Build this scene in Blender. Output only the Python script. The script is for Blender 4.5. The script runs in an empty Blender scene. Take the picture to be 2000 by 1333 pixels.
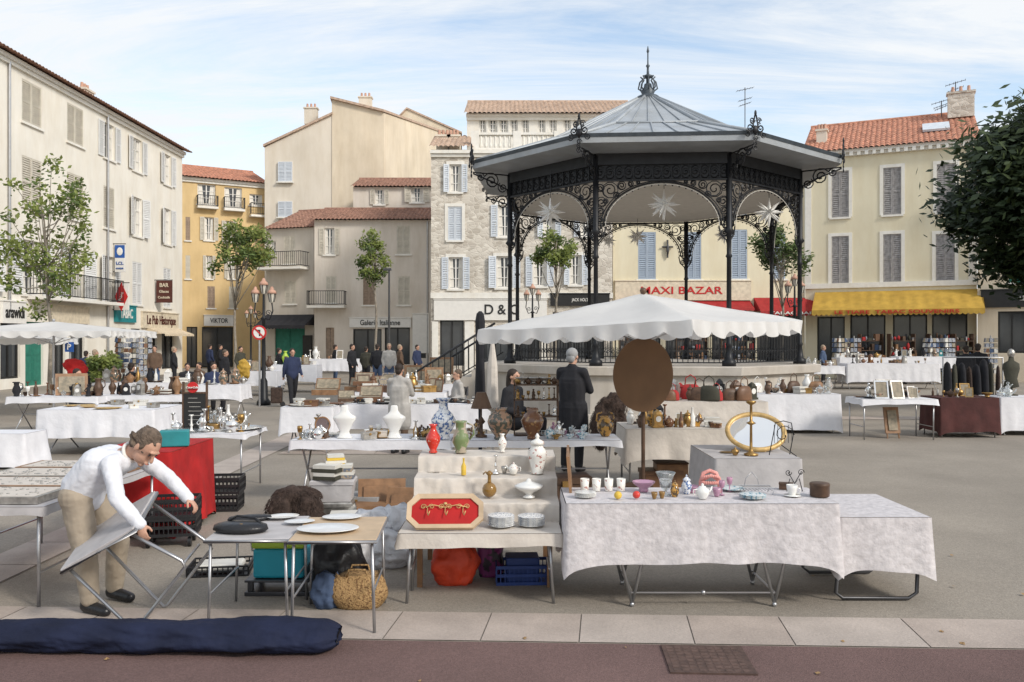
import bpy, math, random
from mathutils import Vector, Matrix, noise
R=random.Random(7)
F=1667.;H=1.9
pi=math.pi
def gx(px,d): return (px-1000)*d/F
def gz(py,d): return H-(py-665)*d/F
sc=bpy.context.scene; COL=sc.collection
# ---------------- materials
def mat(name,col,rough=.6,metal=0,var=.15,scale=6,bump=0,bscale=60,trans=0,col2=None,thr=None,streak=0,spec=.4,coat=0,tl=0):
    m=bpy.data.materials.new(name);m.use_nodes=True;nt=m.node_tree;N=nt.nodes;Lk=nt.links
    b=N['Principled BSDF'];b.inputs['Roughness'].default_value=rough;b.inputs['Metallic'].default_value=metal
    b.inputs['Specular IOR Level'].default_value=spec
    if trans:b.inputs['Transmission Weight'].default_value=trans
    if coat:b.inputs['Coat Weight'].default_value=coat
    tc=N.new('ShaderNodeTexCoord');no=N.new('ShaderNodeTexNoise');no.inputs['Scale'].default_value=scale;no.inputs['Detail'].default_value=6
    Lk.new(tc.outputs['Object'],no.inputs['Vector'])
    rp=N.new('ShaderNodeValToRGB');e=rp.color_ramp.elements
    c1=col2 if col2 else [c*(1-var) for c in col];c2=col if col2 else [min(1,c*(1+var)) for c in col]
    e[0].color=(*c1,1);e[1].color=(*c2,1)
    if thr is None:e[0].position=.3;e[1].position=.7
    else:e[0].position=thr;e[1].position=thr+.04
    Lk.new(no.outputs['Fac'],rp.inputs['Fac']);out=rp.outputs['Color']
    if streak:
        mp=N.new('ShaderNodeMapping');mp.inputs['Scale'].default_value=(.9,.9,.22);Lk.new(tc.outputs['Object'],mp.inputs['Vector'])
        n2=N.new('ShaderNodeTexNoise');n2.inputs['Scale'].default_value=1.4;n2.inputs['Detail'].default_value=10;n2.inputs['Roughness'].default_value=.7
        Lk.new(mp.outputs['Vector'],n2.inputs['Vector'])
        r2=N.new('ShaderNodeValToRGB');r2.color_ramp.elements[0].position=.32;r2.color_ramp.elements[1].position=.58
        d=1-streak;r2.color_ramp.elements[0].color=(d,d*.97,d*.92,1);r2.color_ramp.elements[1].color=(1,1,1,1)
        Lk.new(n2.outputs['Fac'],r2.inputs['Fac'])
        mx=N.new('ShaderNodeMix');mx.data_type='RGBA';mx.blend_type='MULTIPLY';mx.inputs[0].default_value=1
        Lk.new(out,mx.inputs[6]);Lk.new(r2.outputs['Color'],mx.inputs[7]);out=mx.outputs[2]
    Lk.new(out,b.inputs['Base Color'])
    if tl:
        t=N.new('ShaderNodeBsdfTranslucent');Lk.new(out,t.inputs['Color']);ms=N.new('ShaderNodeMixShader');ms.inputs[0].default_value=tl
        Lk.new(b.outputs[0],ms.inputs[1]);Lk.new(t.outputs[0],ms.inputs[2]);Lk.new(ms.outputs[0],N['Material Output'].inputs['Surface'])
    if bump:
        n3=N.new('ShaderNodeTexNoise');n3.inputs['Scale'].default_value=bscale;n3.inputs['Detail'].default_value=5;Lk.new(tc.outputs['Object'],n3.inputs['Vector'])
        bp=N.new('ShaderNodeBump');bp.inputs['Strength'].default_value=bump;bp.inputs['Distance'].default_value=.02
        Lk.new(n3.outputs['Fac'],bp.inputs['Height']);Lk.new(bp.outputs['Normal'],b.inputs['Normal'])
    return m
def stonemat(name,c1,c2,sx,mortar):
    m=mat(name,c1);nt=m.node_tree;N=nt.nodes;Lk=nt.links;b=N['Principled BSDF'];b.inputs['Roughness'].default_value=.9
    tc=N.new('ShaderNodeTexCoord');mp=N.new('ShaderNodeMapping');mp.inputs['Scale'].default_value=(sx,sx,sx*1.9);Lk.new(tc.outputs['Object'],mp.inputs['Vector'])
    v=N.new('ShaderNodeTexVoronoi');v.inputs['Scale'].default_value=1;Lk.new(mp.outputs['Vector'],v.inputs['Vector'])
    ve=N.new('ShaderNodeTexVoronoi');ve.feature='DISTANCE_TO_EDGE';ve.inputs['Scale'].default_value=1;Lk.new(mp.outputs['Vector'],ve.inputs['Vector'])
    rp=N.new('ShaderNodeValToRGB');rp.color_ramp.elements[0].color=(*c1,1);rp.color_ramp.elements[1].color=(*c2,1)
    sp=N.new('ShaderNodeSeparateColor');Lk.new(v.outputs['Color'],sp.inputs['Color']);Lk.new(sp.outputs['Red'],rp.inputs['Fac'])
    r2=N.new('ShaderNodeValToRGB');r2.color_ramp.elements[0].position=.02;r2.color_ramp.elements[1].position=.09;Lk.new(ve.outputs['Distance'],r2.inputs['Fac'])
    mx=N.new('ShaderNodeMix');mx.data_type='RGBA';mx.inputs[6].default_value=(*mortar,1);Lk.new(r2.outputs['Color'],mx.inputs[0]);Lk.new(rp.outputs['Color'],mx.inputs[7])
    Lk.new(mx.outputs[2],b.inputs['Base Color'])
    bp=N.new('ShaderNodeBump');bp.inputs['Strength'].default_value=.5;bp.inputs['Distance'].default_value=.03;Lk.new(r2.outputs['Color'],bp.inputs['Height']);Lk.new(bp.outputs['Normal'],b.inputs['Normal'])
    return m
M={}
def mm(k,*a,**kw): M[k]=mat(k,*a,**kw);return M[k]
mm('white_plaster',(.78,.745,.67),.9,var=.05,scale=.7,streak=.10,bump=.15,bscale=8)
mm('ochre_plaster',(.68,.50,.26),.9,var=.08,scale=.6,streak=.12)
mm('cream_plaster',(.68,.62,.53),.9,var=.07,scale=.3,streak=.12)
mm('warm_plaster',(.68,.59,.46),.9,var=.11,scale=.35,streak=.14)
mm('grey_plaster',(.57,.52,.455),.9,var=.1,scale=.5,streak=.15,bump=.2,bscale=6)
mm('pink_plaster',(.66,.60,.53),.9,var=.08,scale=.5,streak=.14,bump=.2,bscale=6)
mm('yellow_plaster',(.70,.64,.48),.9,var=.05,scale=.6,streak=.08)
M['rubble']=stonemat('rubble',(.42,.37,.31),(.72,.67,.59),3.6,(.64,.59,.51))
mm('trim_white',(.76,.74,.69),.8,var=.05,streak=.08)
mm('tile_orange',(.46,.22,.145),.85,var=.4,scale=5,bump=.3,bscale=20)
mm('tile_brown',(.29,.16,.115),.85,var=.4,scale=5,bump=.3,bscale=20)
mm('tile_pale',(.46,.34,.26),.85,var=.3,scale=5)
mm('glass_dark',(.05,.055,.06),.12,var=.3,scale=.8,spec=.6)
mm('frame_white',(.74,.72,.68),.6,var=.05)
mm('shutter_cream',(.56,.52,.44),.7,var=.14,scale=3)
mm('shutter_white',(.68,.68,.67),.7,var=.06,scale=3)
mm('shutter_blue',(.34,.40,.48),.7,var=.1,scale=3)
mm('shutter_pale',(.58,.62,.67),.7,var=.08,scale=3)
mm('shutter_grey',(.31,.295,.29),.8,var=.3,scale=6)
mm('shutter_brown',(.32,.24,.18),.8,var=.2,scale=6)
mm('shutter_green',(.03,.18,.13),.7)
mm('wood_dark',(.09,.05,.03),.5,var=.4,scale=12)
mm('wood_mid',(.24,.13,.065),.5,var=.3,scale=9)
mm('wood_oval',(.145,.078,.038),.6,var=.15,scale=3)
mm('wood_light',(.50,.37,.24),.55,var=.12,scale=9)
mm('iron_black',(.014,.015,.018),.45,var=.3,metal=.2)
mm('zinc',(.38,.41,.44),.5,metal=.15,var=.12,scale=2,streak=.12)
mm('zinc_dark',(.07,.085,.10),.45,metal=.2,var=.2)
mm('ceiling_pale',(.60,.57,.52),.8,var=.06)
mm('plinth_stone',(.50,.46,.41),.85,var=.12,scale=2,streak=.2,bump=.2)
mm('canvas_white',(.80,.79,.77),.75,var=.05,scale=2,bump=.6,bscale=3.5,tl=.35)
mm('cloth_white',(.68,.675,.70),.85,var=.06,scale=4,bump=.6,bscale=8)
mm('cloth_velvet',(.55,.52,.525),.8,var=.13,scale=22,bump=.6,bscale=18)
mm('cloth_linen',(.55,.50,.445),.85,var=.07,scale=6,bump=.6,bscale=10)
mm('cloth_grey',(.44,.42,.42),.85,var=.1,scale=8,bump=.4,bscale=9)
mm('cloth_red',(.40,.014,.014),.85,var=.25,scale=4,bump=.6,bscale=7)
mm('cloth_wine',(.065,.022,.02),.9,var=.3,scale=4,bump=.5,bscale=8)
mm('metal_grey',(.42,.42,.43),.35,metal=.8,var=.1)
mm('metal_dark',(.08,.08,.085),.4,metal=.6,var=.1)
mm('silver',(.75,.74,.72),.22,metal=.9,var=.1,scale=20)
mm('tray_silver',(.78,.78,.77),.38,metal=.35,var=.08,scale=14)
mm('mirror',(.86,.87,.88),.04,metal=1,var=.01)
mm('silver_dull',(.42,.40,.37),.4,metal=.8,var=.3,scale=20)
mm('brass',(.36,.22,.08),.38,metal=.8,var=.25,scale=20)
mm('gold_frame',(.56,.38,.16),.45,metal=.35,var=.25,scale=20)
mm('porcelain',(.74,.73,.70),.2,var=.04,spec=.6,coat=.4)
mm('porcelain_rim',(.74,.74,.73),.2,col2=(.12,.18,.30),thr=.40,scale=60,spec=.6)
mm('porcelain_blue',(.72,.74,.76),.2,col2=(.09,.16,.34),thr=.45,scale=26,spec=.6,coat=.4)
mm('porcelain_floral',(.74,.72,.67),.2,col2=(.42,.20,.17),thr=.37,scale=34,spec=.6,coat=.4)
mm('porcelain_teal',(.68,.72,.72),.25,col2=(.14,.32,.42),thr=.44,scale=34)
mm('ceramic_imari',(.36,.22,.14),.25,col2=(.09,.09,.07),thr=.48,scale=22,coat=.5)
mm('ceramic_green',(.38,.32,.24),.3,col2=(.16,.21,.09),thr=.5,scale=11,coat=.3)
mm('ceramic_brown',(.15,.065,.03),.2,col2=(.33,.19,.08),thr=.38,scale=14,coat=.5)
mm('ceramic_honey',(.48,.25,.05),.2,col2=(.09,.055,.02),thr=.47,scale=16,coat=.5)
mm('red_glass',(.58,.035,.02),.12,col2=(.70,.45,.35),thr=.32,scale=34,coat=.6)
mm('amber_glass',(.24,.13,.03),.1,coat=.5)
mm('clear_glass',(.85,.88,.88),.06,trans=.85,var=.02)
mm('pink_glass',(.66,.38,.52),.1,trans=.4)
mm('red_paint',(.42,.03,.025),.5);mm('pink_coral',(.72,.32,.28),.5,bump=.5)
mm('blue_paint',(.06,.11,.30),.45);mm('teal_paint',(.02,.22,.24),.5)
mm('cool_blue',(.02,.30,.40),.45,var=.04);mm('lime',(.36,.52,.06),.45,var=.04)
mm('yellow_paint',(.66,.44,.06),.5);mm('orange_bag',(.56,.055,.02),.55,bump=.7,bscale=12)
mm('purple_bag',(.18,.03,.13),.6,col2=(.04,.03,.04),thr=.45,scale=10)
mm('blue_crate',(.015,.04,.17),.5);mm('black_plastic',(.018,.018,.020),.45,var=.2)
mm('leather_black',(.016,.016,.018),.35,bump=.4,bscale=20)
mm('leather_brown',(.15,.075,.04),.45,var=.25)
mm('wicker',(.40,.25,.11),.7,col2=(.20,.11,.045),thr=.42,scale=60,bump=.8,bscale=80)
mm('plastic_bag',(.70,.70,.72),.35,var=.06,scale=9,bump=1,bscale=12,tl=.2)
mm('tarp_navy',(.011,.015,.038),.8,var=.3,scale=4,bump=.8,bscale=9,spec=.25)
mm('fur_brown',(.05,.032,.025),.9,var=.4,scale=20,bump=1,bscale=30)
mm('terracotta',(.50,.29,.21),.7)
mm('lamp_glass',(.55,.52,.45),.25)
mm('bark',(.24,.21,.17),.9,var=.3,scale=10,bump=.6,bscale=20)
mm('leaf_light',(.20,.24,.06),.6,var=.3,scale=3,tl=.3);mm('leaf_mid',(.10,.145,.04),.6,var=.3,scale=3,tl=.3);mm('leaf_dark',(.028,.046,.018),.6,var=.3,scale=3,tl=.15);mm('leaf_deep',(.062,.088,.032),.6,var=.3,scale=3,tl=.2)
mm('sign_red',(.50,.02,.02),.5,var=.05);mm('sign_white',(.74,.72,.68),.5,var=.04);mm('sign_black',(.02,.02,.02),.5);mm('sign_cream',(.64,.56,.43),.6);mm('sign_brown',(.08,.022,.016),.5);mm('sign_blue',(.02,.09,.33),.5)
mm('awning_yellow',(.48,.30,.05),.75,var=.12,scale=3,streak=.2);mm('awning_red',(.33,.02,.02),.7);mm('awning_black',(.02,.02,.025),.7);mm('awning_cream',(.62,.52,.38),.7)
mm('paper',(.60,.58,.53),.8);mm('book_mix',(.36,.28,.20),.8,col2=(.14,.16,.20),thr=.5,scale=40)
mm('postcards',(.45,.42,.38),.6,col2=(.16,.20,.28),thr=.5,scale=40)
mm('photo_mix',(.34,.28,.20),.6,col2=(.17,.15,.11),scale=14)
mm('skin',(.50,.29,.205),.55,var=.07,scale=12);mm('lip',(.38,.14,.11),.5);mm('eye_dark',(.03,.02,.02),.2)
mm('hair_grey',(.13,.095,.07),.8,var=.4,scale=30,bump=.9,bscale=60);mm('hair_dark',(.03,.02,.015),.7);mm('hair_light',(.33,.25,.18),.7)
mm('knit_white',(.68,.69,.73),.9,var=.03,scale=8,bump=.45,bscale=12)
mm('trouser_beige',(.36,.30,.23),.9,var=.08,bump=.4,bscale=10)
for k,c in dict(w_black=(.018,.018,.022),w_navy=(.025,.035,.08),w_grey=(.30,.30,.30),w_olive=(.05,.048,.035),w_brown=(.12,.075,.05),w_denim=(.06,.09,.16),w_white=(.62,.61,.60),w_lgrey=(.40,.38,.355),w_red=(.35,.03,.03)).items():
    mm(k,c,.9,var=.15,scale=8,bump=.4,bscale=12)
# ---------------- mesh builder
class MB:
    def __init__(s): s.v=[];s.f=[];s.m=[];s.sm=[];s.mi=0;s.smooth=False
    def add(s,vs,fs,smooth=None):
        o=len(s.v);s.v+=[tuple(v) for v in vs];s.f+=[tuple(i+o for i in f) for f in fs];s.m+=[s.mi]*len(fs);s.sm+=[s.smooth if smooth is None else smooth]*len(fs);return s
    def box(s,x0,x1,y0,y1,z0,z1):
        return s.add([(x0,y0,z0),(x1,y0,z0),(x1,y1,z0),(x0,y1,z0),(x0,y0,z1),(x1,y0,z1),(x1,y1,z1),(x0,y1,z1)],[(0,3,2,1),(4,5,6,7),(0,1,5,4),(1,2,6,5),(2,3,7,6),(3,0,4,7)],False)
    def pbox(s,o,e1,e2,e3):
        o,e1,e2,e3=map(Vector,(o,e1,e2,e3))
        return s.add([o,o+e1,o+e1+e2,o+e2,o+e3,o+e1+e3,o+e1+e2+e3,o+e2+e3],[(0,3,2,1),(4,5,6,7),(0,1,5,4),(1,2,6,5),(2,3,7,6),(3,0,4,7)],False)
    def cyl(s,p0,p1,r0,r1=None,n=8):
        if r1 is None:r1=r0
        p0=Vector(p0);p1=Vector(p1);d=(p1-p0)
        if d.length<1e-6:return s
        q=d.to_track_quat('Z','Y');vs=[]
        for p,r in((p0,r0),(p1,r1)):
            for i in range(n):
                a=2*pi*i/n;vs.append(p+q@Vector((r*math.cos(a),r*math.sin(a),0)))
        fs=[(i,(i+1)%n,n+(i+1)%n,n+i) for i in range(n)];s.add(vs,fs,n>5)
        s.add(vs,[tuple(range(n-1,-1,-1)),tuple(range(n,2*n))],False);return s
    def tube(s,pts,r,n=6,r1=None,closed=False):
        pts=[Vector(p) for p in pts];k=len(pts);vs=[]
        if k<2:return s
        ref=None
        for i,p in enumerate(pts):
            if closed:t=pts[(i+1)%k]-pts[i-1]
            else:t=pts[min(i+1,k-1)]-pts[max(i-1,0)]
            t.normalize()
            if ref is None:
                ref=t.orthogonal().normalized()
            ref=(ref-t*ref.dot(t)).normalized();b=t.cross(ref)
            rr=r if r1 is None else r+(r1-r)*i/(k-1)
            for j in range(n):
                a=2*pi*j/n;vs.append(p+ref*rr*math.cos(a)+b*rr*math.sin(a))
        fs=[]
        for i in range(k if closed else k-1):
            i2=(i+1)%k
            for j in range(n):fs.append((i*n+j,i*n+(j+1)%n,i2*n+(j+1)%n,i2*n+j))
        if not closed:fs+=[tuple(range(n-1,-1,-1)),tuple(range((k-1)*n,k*n))]
        return s.add(vs,fs,n>4)
    def lathe(s,prof,c=(0,0,0),n=16,sx=1,sy=1,smooth=True):
        vs=[];fs=[];k=len(prof)
        for r,z in prof:
            for j in range(n):
                a=2*pi*(j+.5)/n;vs.append((c[0]+max(r,.0005)*math.cos(a)*sx,c[1]+max(r,.0005)*math.sin(a)*sy,c[2]+z))
        for i in range(k-1):
            for j in range(n):fs.append((i*n+j,i*n+(j+1)%n,(i+1)*n+(j+1)%n,(i+1)*n+j))
        fs+=[tuple(range(n-1,-1,-1)),tuple(range((k-1)*n,k*n))]
        return s.add(vs,fs,smooth)
    def ell(s,c,r,seg=10,q=None):
        if not hasattr(r,'__len__'):r=(r,r,r)
        c=Vector(c);vs=[];fs=[];n=seg;k=max(4,seg//2)
        for i in range(k+1):
            t=pi*i/k
            for j in range(n):
                a=2*pi*j/n;st=max(math.sin(t),.002);p=Vector((r[0]*st*math.cos(a),r[1]*st*math.sin(a),-r[2]*math.cos(t)))
                if q:p=q@p
                vs.append(c+p)
        for i in range(k):
            for j in range(n):fs.append((i*n+j,i*n+(j+1)%n,(i+1)*n+(j+1)%n,(i+1)*n+j))
        fs+=[tuple(range(n-1,-1,-1)),tuple(range(k*n,(k+1)*n))]
        return s.add(vs,fs,True)
    def cap(s,p0,p1,r0,r1,n=10):
        s.ell(p0,r0,n);s.ell(p1,r1,n);s.cyl(p0,p1,r0,r1,n);return s
def mesh(mb,name,mats):
    me=bpy.data.meshes.new(name);me.from_pydata(mb.v,[],mb.f);me.polygons.foreach_set('material_index',mb.m);me.polygons.foreach_set('use_smooth',mb.sm)
    for m in (mats if isinstance(mats,(list,tuple)) else [mats]):me.materials.append(M[m] if isinstance(m,str) else m)
    me.update();return me
def mk(name,mb,mats=None,par=None,loc=(0,0,0),rot=(0,0,0),label=None,cat=None,group=None,kind=None,bev=0,sc_=1):
    me=mb if isinstance(mb,bpy.types.Mesh) else mesh(mb,name,mats)
    o=bpy.data.objects.new(name,me);COL.objects.link(o)
    if par:o.parent=par
    o.location=loc;o.rotation_euler=rot if hasattr(rot,'__len__') else (0,0,rot)
    o.scale=(sc_,)*3 if not hasattr(sc_,'__len__') else sc_
    if label:o['label']=label
    if cat:o['category']=cat
    if group:o['group']=group
    if kind:o['kind']=kind
    if bev:
        b=o.modifiers.new('b','BEVEL');b.width=bev;b.segments=2;b.limit_method='ANGLE'
    return o
def emp(name,label,cat,loc=(0,0,0),rot=0,group=None,par=None):
    o=bpy.data.objects.new(name,None);COL.objects.link(o);o.empty_display_size=.2;o.location=loc;o.rotation_euler=(0,0,rot)
    if label:o['label']=label
    if cat:o['category']=cat
    if group:o['group']=group
    if par:o.parent=par
    return o
def text(s,size,m,par,loc,rot=(pi/2,0,0),w=None):
    cu=bpy.data.curves.new('t','FONT');cu.body=s;cu.size=size;cu.extrude=.012;cu.align_x='CENTER';cu.align_y='CENTER';cu.offset=size*.012
    ob=bpy.data.objects.new('t',cu);COL.objects.link(ob);dg=bpy.context.evaluated_depsgraph_get()
    me=bpy.data.meshes.new_from_object(ob.evaluated_get(dg));me.materials.clear();me.materials.append(M[m]);me.name='lettering'
    bpy.data.objects.remove(ob);sx=1
    if w:
        xs=[v.co.x for v in me.vertices];sx=w/(max(xs)-min(xs))
    return mk('lettering',me,par=par,loc=loc,rot=rot,sc_=(sx,1,1))
# ---------------- camera, world, light
cd=bpy.data.cameras.new('camera');cam=bpy.data.objects.new('camera',cd);COL.objects.link(cam);sc.camera=cam
cam.location=(0,0,H);cam.rotation_euler=(pi/2-.0009,0,0);cd.sensor_width=36;cd.lens=F*36/2000;cd.clip_end=2000
sc.view_settings.view_transform='Standard';sc.view_settings.look='None';sc.view_settings.exposure=0
W=bpy.data.worlds.new('World');sc.world=W;W.use_nodes=True;nt=W.node_tree;N=nt.nodes;Lk=nt.links
bg=N['Background'];bg.inputs['Strength'].default_value=.15
SE,SR=34,130
sky=N.new('ShaderNodeTexSky');sky.sky_type='NISHITA';sky.sun_disc=False;sky.sun_elevation=math.radians(SE);sky.sun_rotation=math.radians(SR);sky.air_density=1.0;sky.dust_density=.6
tc=N.new('ShaderNodeTexCoord');sp=N.new('ShaderNodeSeparateXYZ');Lk.new(tc.outputs['Generated'],sp.inputs[0])
ad=N.new('ShaderNodeMath');ad.operation='ADD';ad.inputs[1].default_value=.10;Lk.new(sp.outputs['Z'],ad.inputs[0])
mxx=N.new('ShaderNodeMath');mxx.operation='MAXIMUM';mxx.inputs[1].default_value=.05;Lk.new(ad.outputs[0],mxx.inputs[0])
cb=N.new('ShaderNodeCombineXYZ')
for i,a in enumerate('XY'):
    dv=N.new('ShaderNodeMath');dv.operation='DIVIDE';Lk.new(sp.outputs[a],dv.inputs[0]);Lk.new(mxx.outputs[0],dv.inputs[1]);Lk.new(dv.outputs[0],cb.inputs[i])
mp=N.new('ShaderNodeMapping');mp.inputs['Rotation'].default_value=(0,0,.30);mp.inputs['Scale'].default_value=(.42,1.3,1);mp.inputs['Location'].default_value=(1.3,.4,0);Lk.new(cb.outputs[0],mp.inputs['Vector'])
no=N.new('ShaderNodeTexNoise');no.inputs['Scale'].default_value=1.05;no.inputs['Detail'].default_value=13;no.inputs['Roughness'].default_value=.68;no.inputs['Distortion'].default_value=.55;Lk.new(mp.outputs[0],no.inputs['Vector'])
rp=N.new('ShaderNodeValToRGB');rp.color_ramp.elements[0].position=.38;rp.color_ramp.elements[0].color=(.12,.12,.12,1);rp.color_ramp.elements[1].position=.57;rp.color_ramp.elements[1].color=(.97,.97,.97,1);Lk.new(no.outputs['Fac'],rp.inputs['Fac'])
ml=N.new('ShaderNodeMix');ml.data_type='RGBA';ml.blend_type='MULTIPLY';ml.inputs[0].default_value=1;ml.inputs[7].default_value=(1.85,1.68,1.5,1);Lk.new(sky.outputs[0],ml.inputs[6])
mx=N.new('ShaderNodeMix');mx.data_type='RGBA';mx.inputs[7].default_value=(6.2,6.4,6.6,1);Lk.new(rp.outputs[0],mx.inputs[0])
Lk.new(ml.outputs[2],mx.inputs[6]);Lk.new(mx.outputs[2],bg.inputs['Color'])
sl=bpy.data.lights.new('sun','SUN');sl.energy=2.7;sl.angle=math.radians(11);sl.color=(1,.945,.86);so=bpy.data.objects.new('sun',sl);COL.objects.link(so)
el=math.radians(SE);sd=Vector((math.sin(math.radians(SR))*math.cos(el),math.cos(math.radians(SR))*math.cos(el),math.sin(el)))
so.rotation_euler=sd.to_track_quat('Z','Y').to_euler()
# ---------------- ground
mm('asphalt_plaza',(.285,.25,.208),.95,var=.08,scale=.8,bump=.35,bscale=90)
def speck(m,amt=.35,sc1=140):
    nt=m.node_tree;N=nt.nodes;Lk=nt.links;b=N['Principled BSDF'];src=b.inputs['Base Color'].links[0].from_socket
    tc=N.new('ShaderNodeTexCoord');v=N.new('ShaderNodeTexVoronoi');v.inputs['Scale'].default_value=sc1;Lk.new(tc.outputs['Object'],v.inputs['Vector'])
    s2=N.new('ShaderNodeSeparateColor');Lk.new(v.outputs['Color'],s2.inputs['Color'])
    n4=N.new('ShaderNodeTexNoise');n4.inputs['Scale'].default_value=.35;n4.inputs['Detail'].default_value=9;n4.inputs['Roughness'].default_value=.65;Lk.new(tc.outputs['Object'],n4.inputs['Vector'])
    r=N.new('ShaderNodeMapRange');r.inputs[3].default_value=1-amt;r.inputs[4].default_value=1+amt;Lk.new(s2.outputs['Red'],r.inputs[0])
    r4=N.new('ShaderNodeMapRange');r4.inputs[1].default_value=.35;r4.inputs[2].default_value=.65;r4.inputs[3].default_value=.84;r4.inputs[4].default_value=1.10;Lk.new(n4.outputs['Fac'],r4.inputs[0])
    q=N.new('ShaderNodeMath');q.operation='MULTIPLY';Lk.new(r.outputs[0],q.inputs[0]);Lk.new(r4.outputs[0],q.inputs[1])
    x=N.new('ShaderNodeMix');x.data_type='RGBA';x.blend_type='MULTIPLY';x.inputs[0].default_value=1;Lk.new(src,x.inputs[6]);Lk.new(q.outputs[0],x.inputs[7]);Lk.new(x.outputs[2],b.inputs['Base Color'])
speck(M['asphalt_plaza'],.13,80)
mm('asphalt_red',(.15,.092,.083),.95,var=.10,scale=1.2,bump=.4,bscale=110);speck(M['asphalt_red'],.15,100)
mm('slab',(.40,.335,.29),.85,var=.12,scale=2.2,bump=.25,bscale=60);mm('slab_b',(.43,.37,.325),.85,var=.12,scale=2.2,bump=.25,bscale=60);mm('joint',(.26,.225,.19),.95)
for k in('slab','slab_b'):speck(M[k],.05,70)
mb=MB();mb.add([(-300,-60,0),(300,-60,0),(300,500,0),(-300,500,0)],[(0,1,2,3)]);mk('ground',mb,'asphalt_plaza',kind='structure')
def ytop(x):return 5.925-.042*x
mb=MB();z=.004
mb.add([(-12,ytop(-12)-.0,z),(12,ytop(12),z),(12,ytop(12)-.57,z),(-12,ytop(-12)-.57,z)],[(3,2,1,0)])
x=-9;zz=.010
while x<9:
    w=R.choice([.62,.72,.82]);a,b=x+.004,x+w-.004;mb.mi=1+R.randint(0,1)
    mb.add([(a,ytop(a)-.01,zz),(b,ytop(b)-.01,zz),(b-.06,ytop(b)-.56,zz),(a-.06,ytop(a)-.56,zz)],[(3,2,1,0)]);x+=w
mk('pavement',mb,['joint','slab','slab_b'],kind='structure')
mb=MB();mb.add([(-40,-30,.006),(40,-30,.006),(40,ytop(40)-.575,.006),(-40,ytop(-40)-.575,.006)],[(0,1,2,3)]);mk('road',mb,'asphalt_red',kind='structure')
def strip(x0,x1,y0,y1,along):
    mb=MB();mb.add([(x0,y0,.004),(x1,y0,.004),(x1,y1,.004),(x0,y1,.004)],[(0,1,2,3)])
    t=y0 if along=='y' else x0;e=y1 if along=='y' else x1
    while t<e:
        mb.mi=1+R.randint(0,1);w=.8
        if along=='y':mb.add([(x0+.01,t+.006,.008),(x1-.01,t+.006,.008),(x1-.01,t+w-.006,.008),(x0+.01,t+w-.006,.008)],[(0,1,2,3)])
        else:mb.add([(t+.006,y0+.01,.008),(t+w-.006,y0+.01,.008),(t+w-.006,y1-.01,.008),(t+.006,y1-.01,.008)],[(0,1,2,3)])
        t+=w
    mk('paving_band',mb,['joint','slab','slab_b'],kind='structure')
strip(-4.55,-4.0,6.4,42,'y');strip(3,22,20.4,21.2,'x');strip(-3.9,0,14.2,14.7,'x')
mb=MB();mb.box(-.245,.245,-.22,.22,0,.010);mb.mi=1
for i in range(9):
    for j in range(8):mb.box(-.22+i*.049,-.22+i*.049+.036,-.2+j*.05,-.2+j*.05+.036,.010,.0115)
mm('cast_iron',(.085,.052,.042),.8,var=.3,scale=20);mm('cast_iron2',(.10,.062,.05),.8,var=.3,scale=20)
mk('manhole_cover',mb,['cast_iron','cast_iron2'],loc=(1.155,5.05,.007),rot=-.05,label='rusty rectangular cast iron cover set in the reddish road',cat='manhole cover')
lf=MB()
for i in range(46):
    x=R.uniform(-3,4);y=R.uniform(4.6,9);a=R.uniform(0,6.3);s=R.uniform(.012,.028)
    lf.add([(x+s*math.cos(a+k*pi/2)*(1 if k%2 else .6),y+s*math.sin(a+k*pi/2),.014+.006*(k==0)) for k in range(4)],[(0,1,2,3)])
mk('fallen_leaf_litter',lf,'wicker',kind='stuff',label='dry brown leaves scattered on the paving',cat='leaves')
# ---------------- buildings
WM={}
def winmesh(w,h,st,fm,sur):
    k=(round(w,1),round(h,1),st,fm,sur)
    if k in WM:return WM[k]
    w,h=k[0],k[1];mb=MB();a=w/2
    for x0,x1,z0,z1 in((-a,-a+.07,0,h),(a-.07,a,0,h),(-a+.07,a-.07,0,.08),(-a+.07,a-.07,h-.07,h)):mb.box(x0,x1,.10,.17,z0,z1)
    if st!='door':
        nv=1 if w<2.2 else int(w/1.1)
        for i in range(nv):
            xc=-a+w*(i+1)/(nv+1);mb.box(xc-.035,xc+.035,.095,.165,.08,h-.07)
        if st!='shop':
            for i in range(1,3):mb.box(-a+.07,a-.07,.115,.15,h*i/3-.015,h*i/3+.015)
    mb.mi=1;mb.add([(-a,.16,0),(a,.16,0),(a,.16,h),(-a,.16,h)],[(0,1,2,3)])
    mb.mi=2
    if st not in('shop','door'):mb.box(-a-.1,a+.1,-.09,.1,-.09,-.003)
    if sur:
        for x0,x1,z0,z1 in((-a-.16,-a-.003,0,h+.16),(a+.003,a+.16,0,h+.16),(-a-.003,a+.003,h+.003,h+.16)):mb.box(x0,x1,-.035,.0,z0,z1)
    if st not in('shop','door'):
        for q in(-1,1):mb.add([(q*a*.85,.155,.1),(q*a*.25,.155,.1),(q*a*.45,.155,h-.08),(q*a*.85,.155,h-.08)],[(0,1,2,3)])
    if st=='door':
        mb.mi=0
        mb.box(-a+.07,-.01,.11,.15,.08,h-.07);mb.box(.01,a-.07,.11,.15,.08,h-.07)
        for s in(-1,1):
            for z0,z1 in((.2,h*.42),(h*.48,h*.9)):mb.box(min(s*.08,s*(a-.14)),max(s*.08,s*(a-.14)),.09,.11,z0,z1)
    WM[k]=mesh(mb,'window',[fm,'glass_dark','trim_white']);return WM[k]
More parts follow.
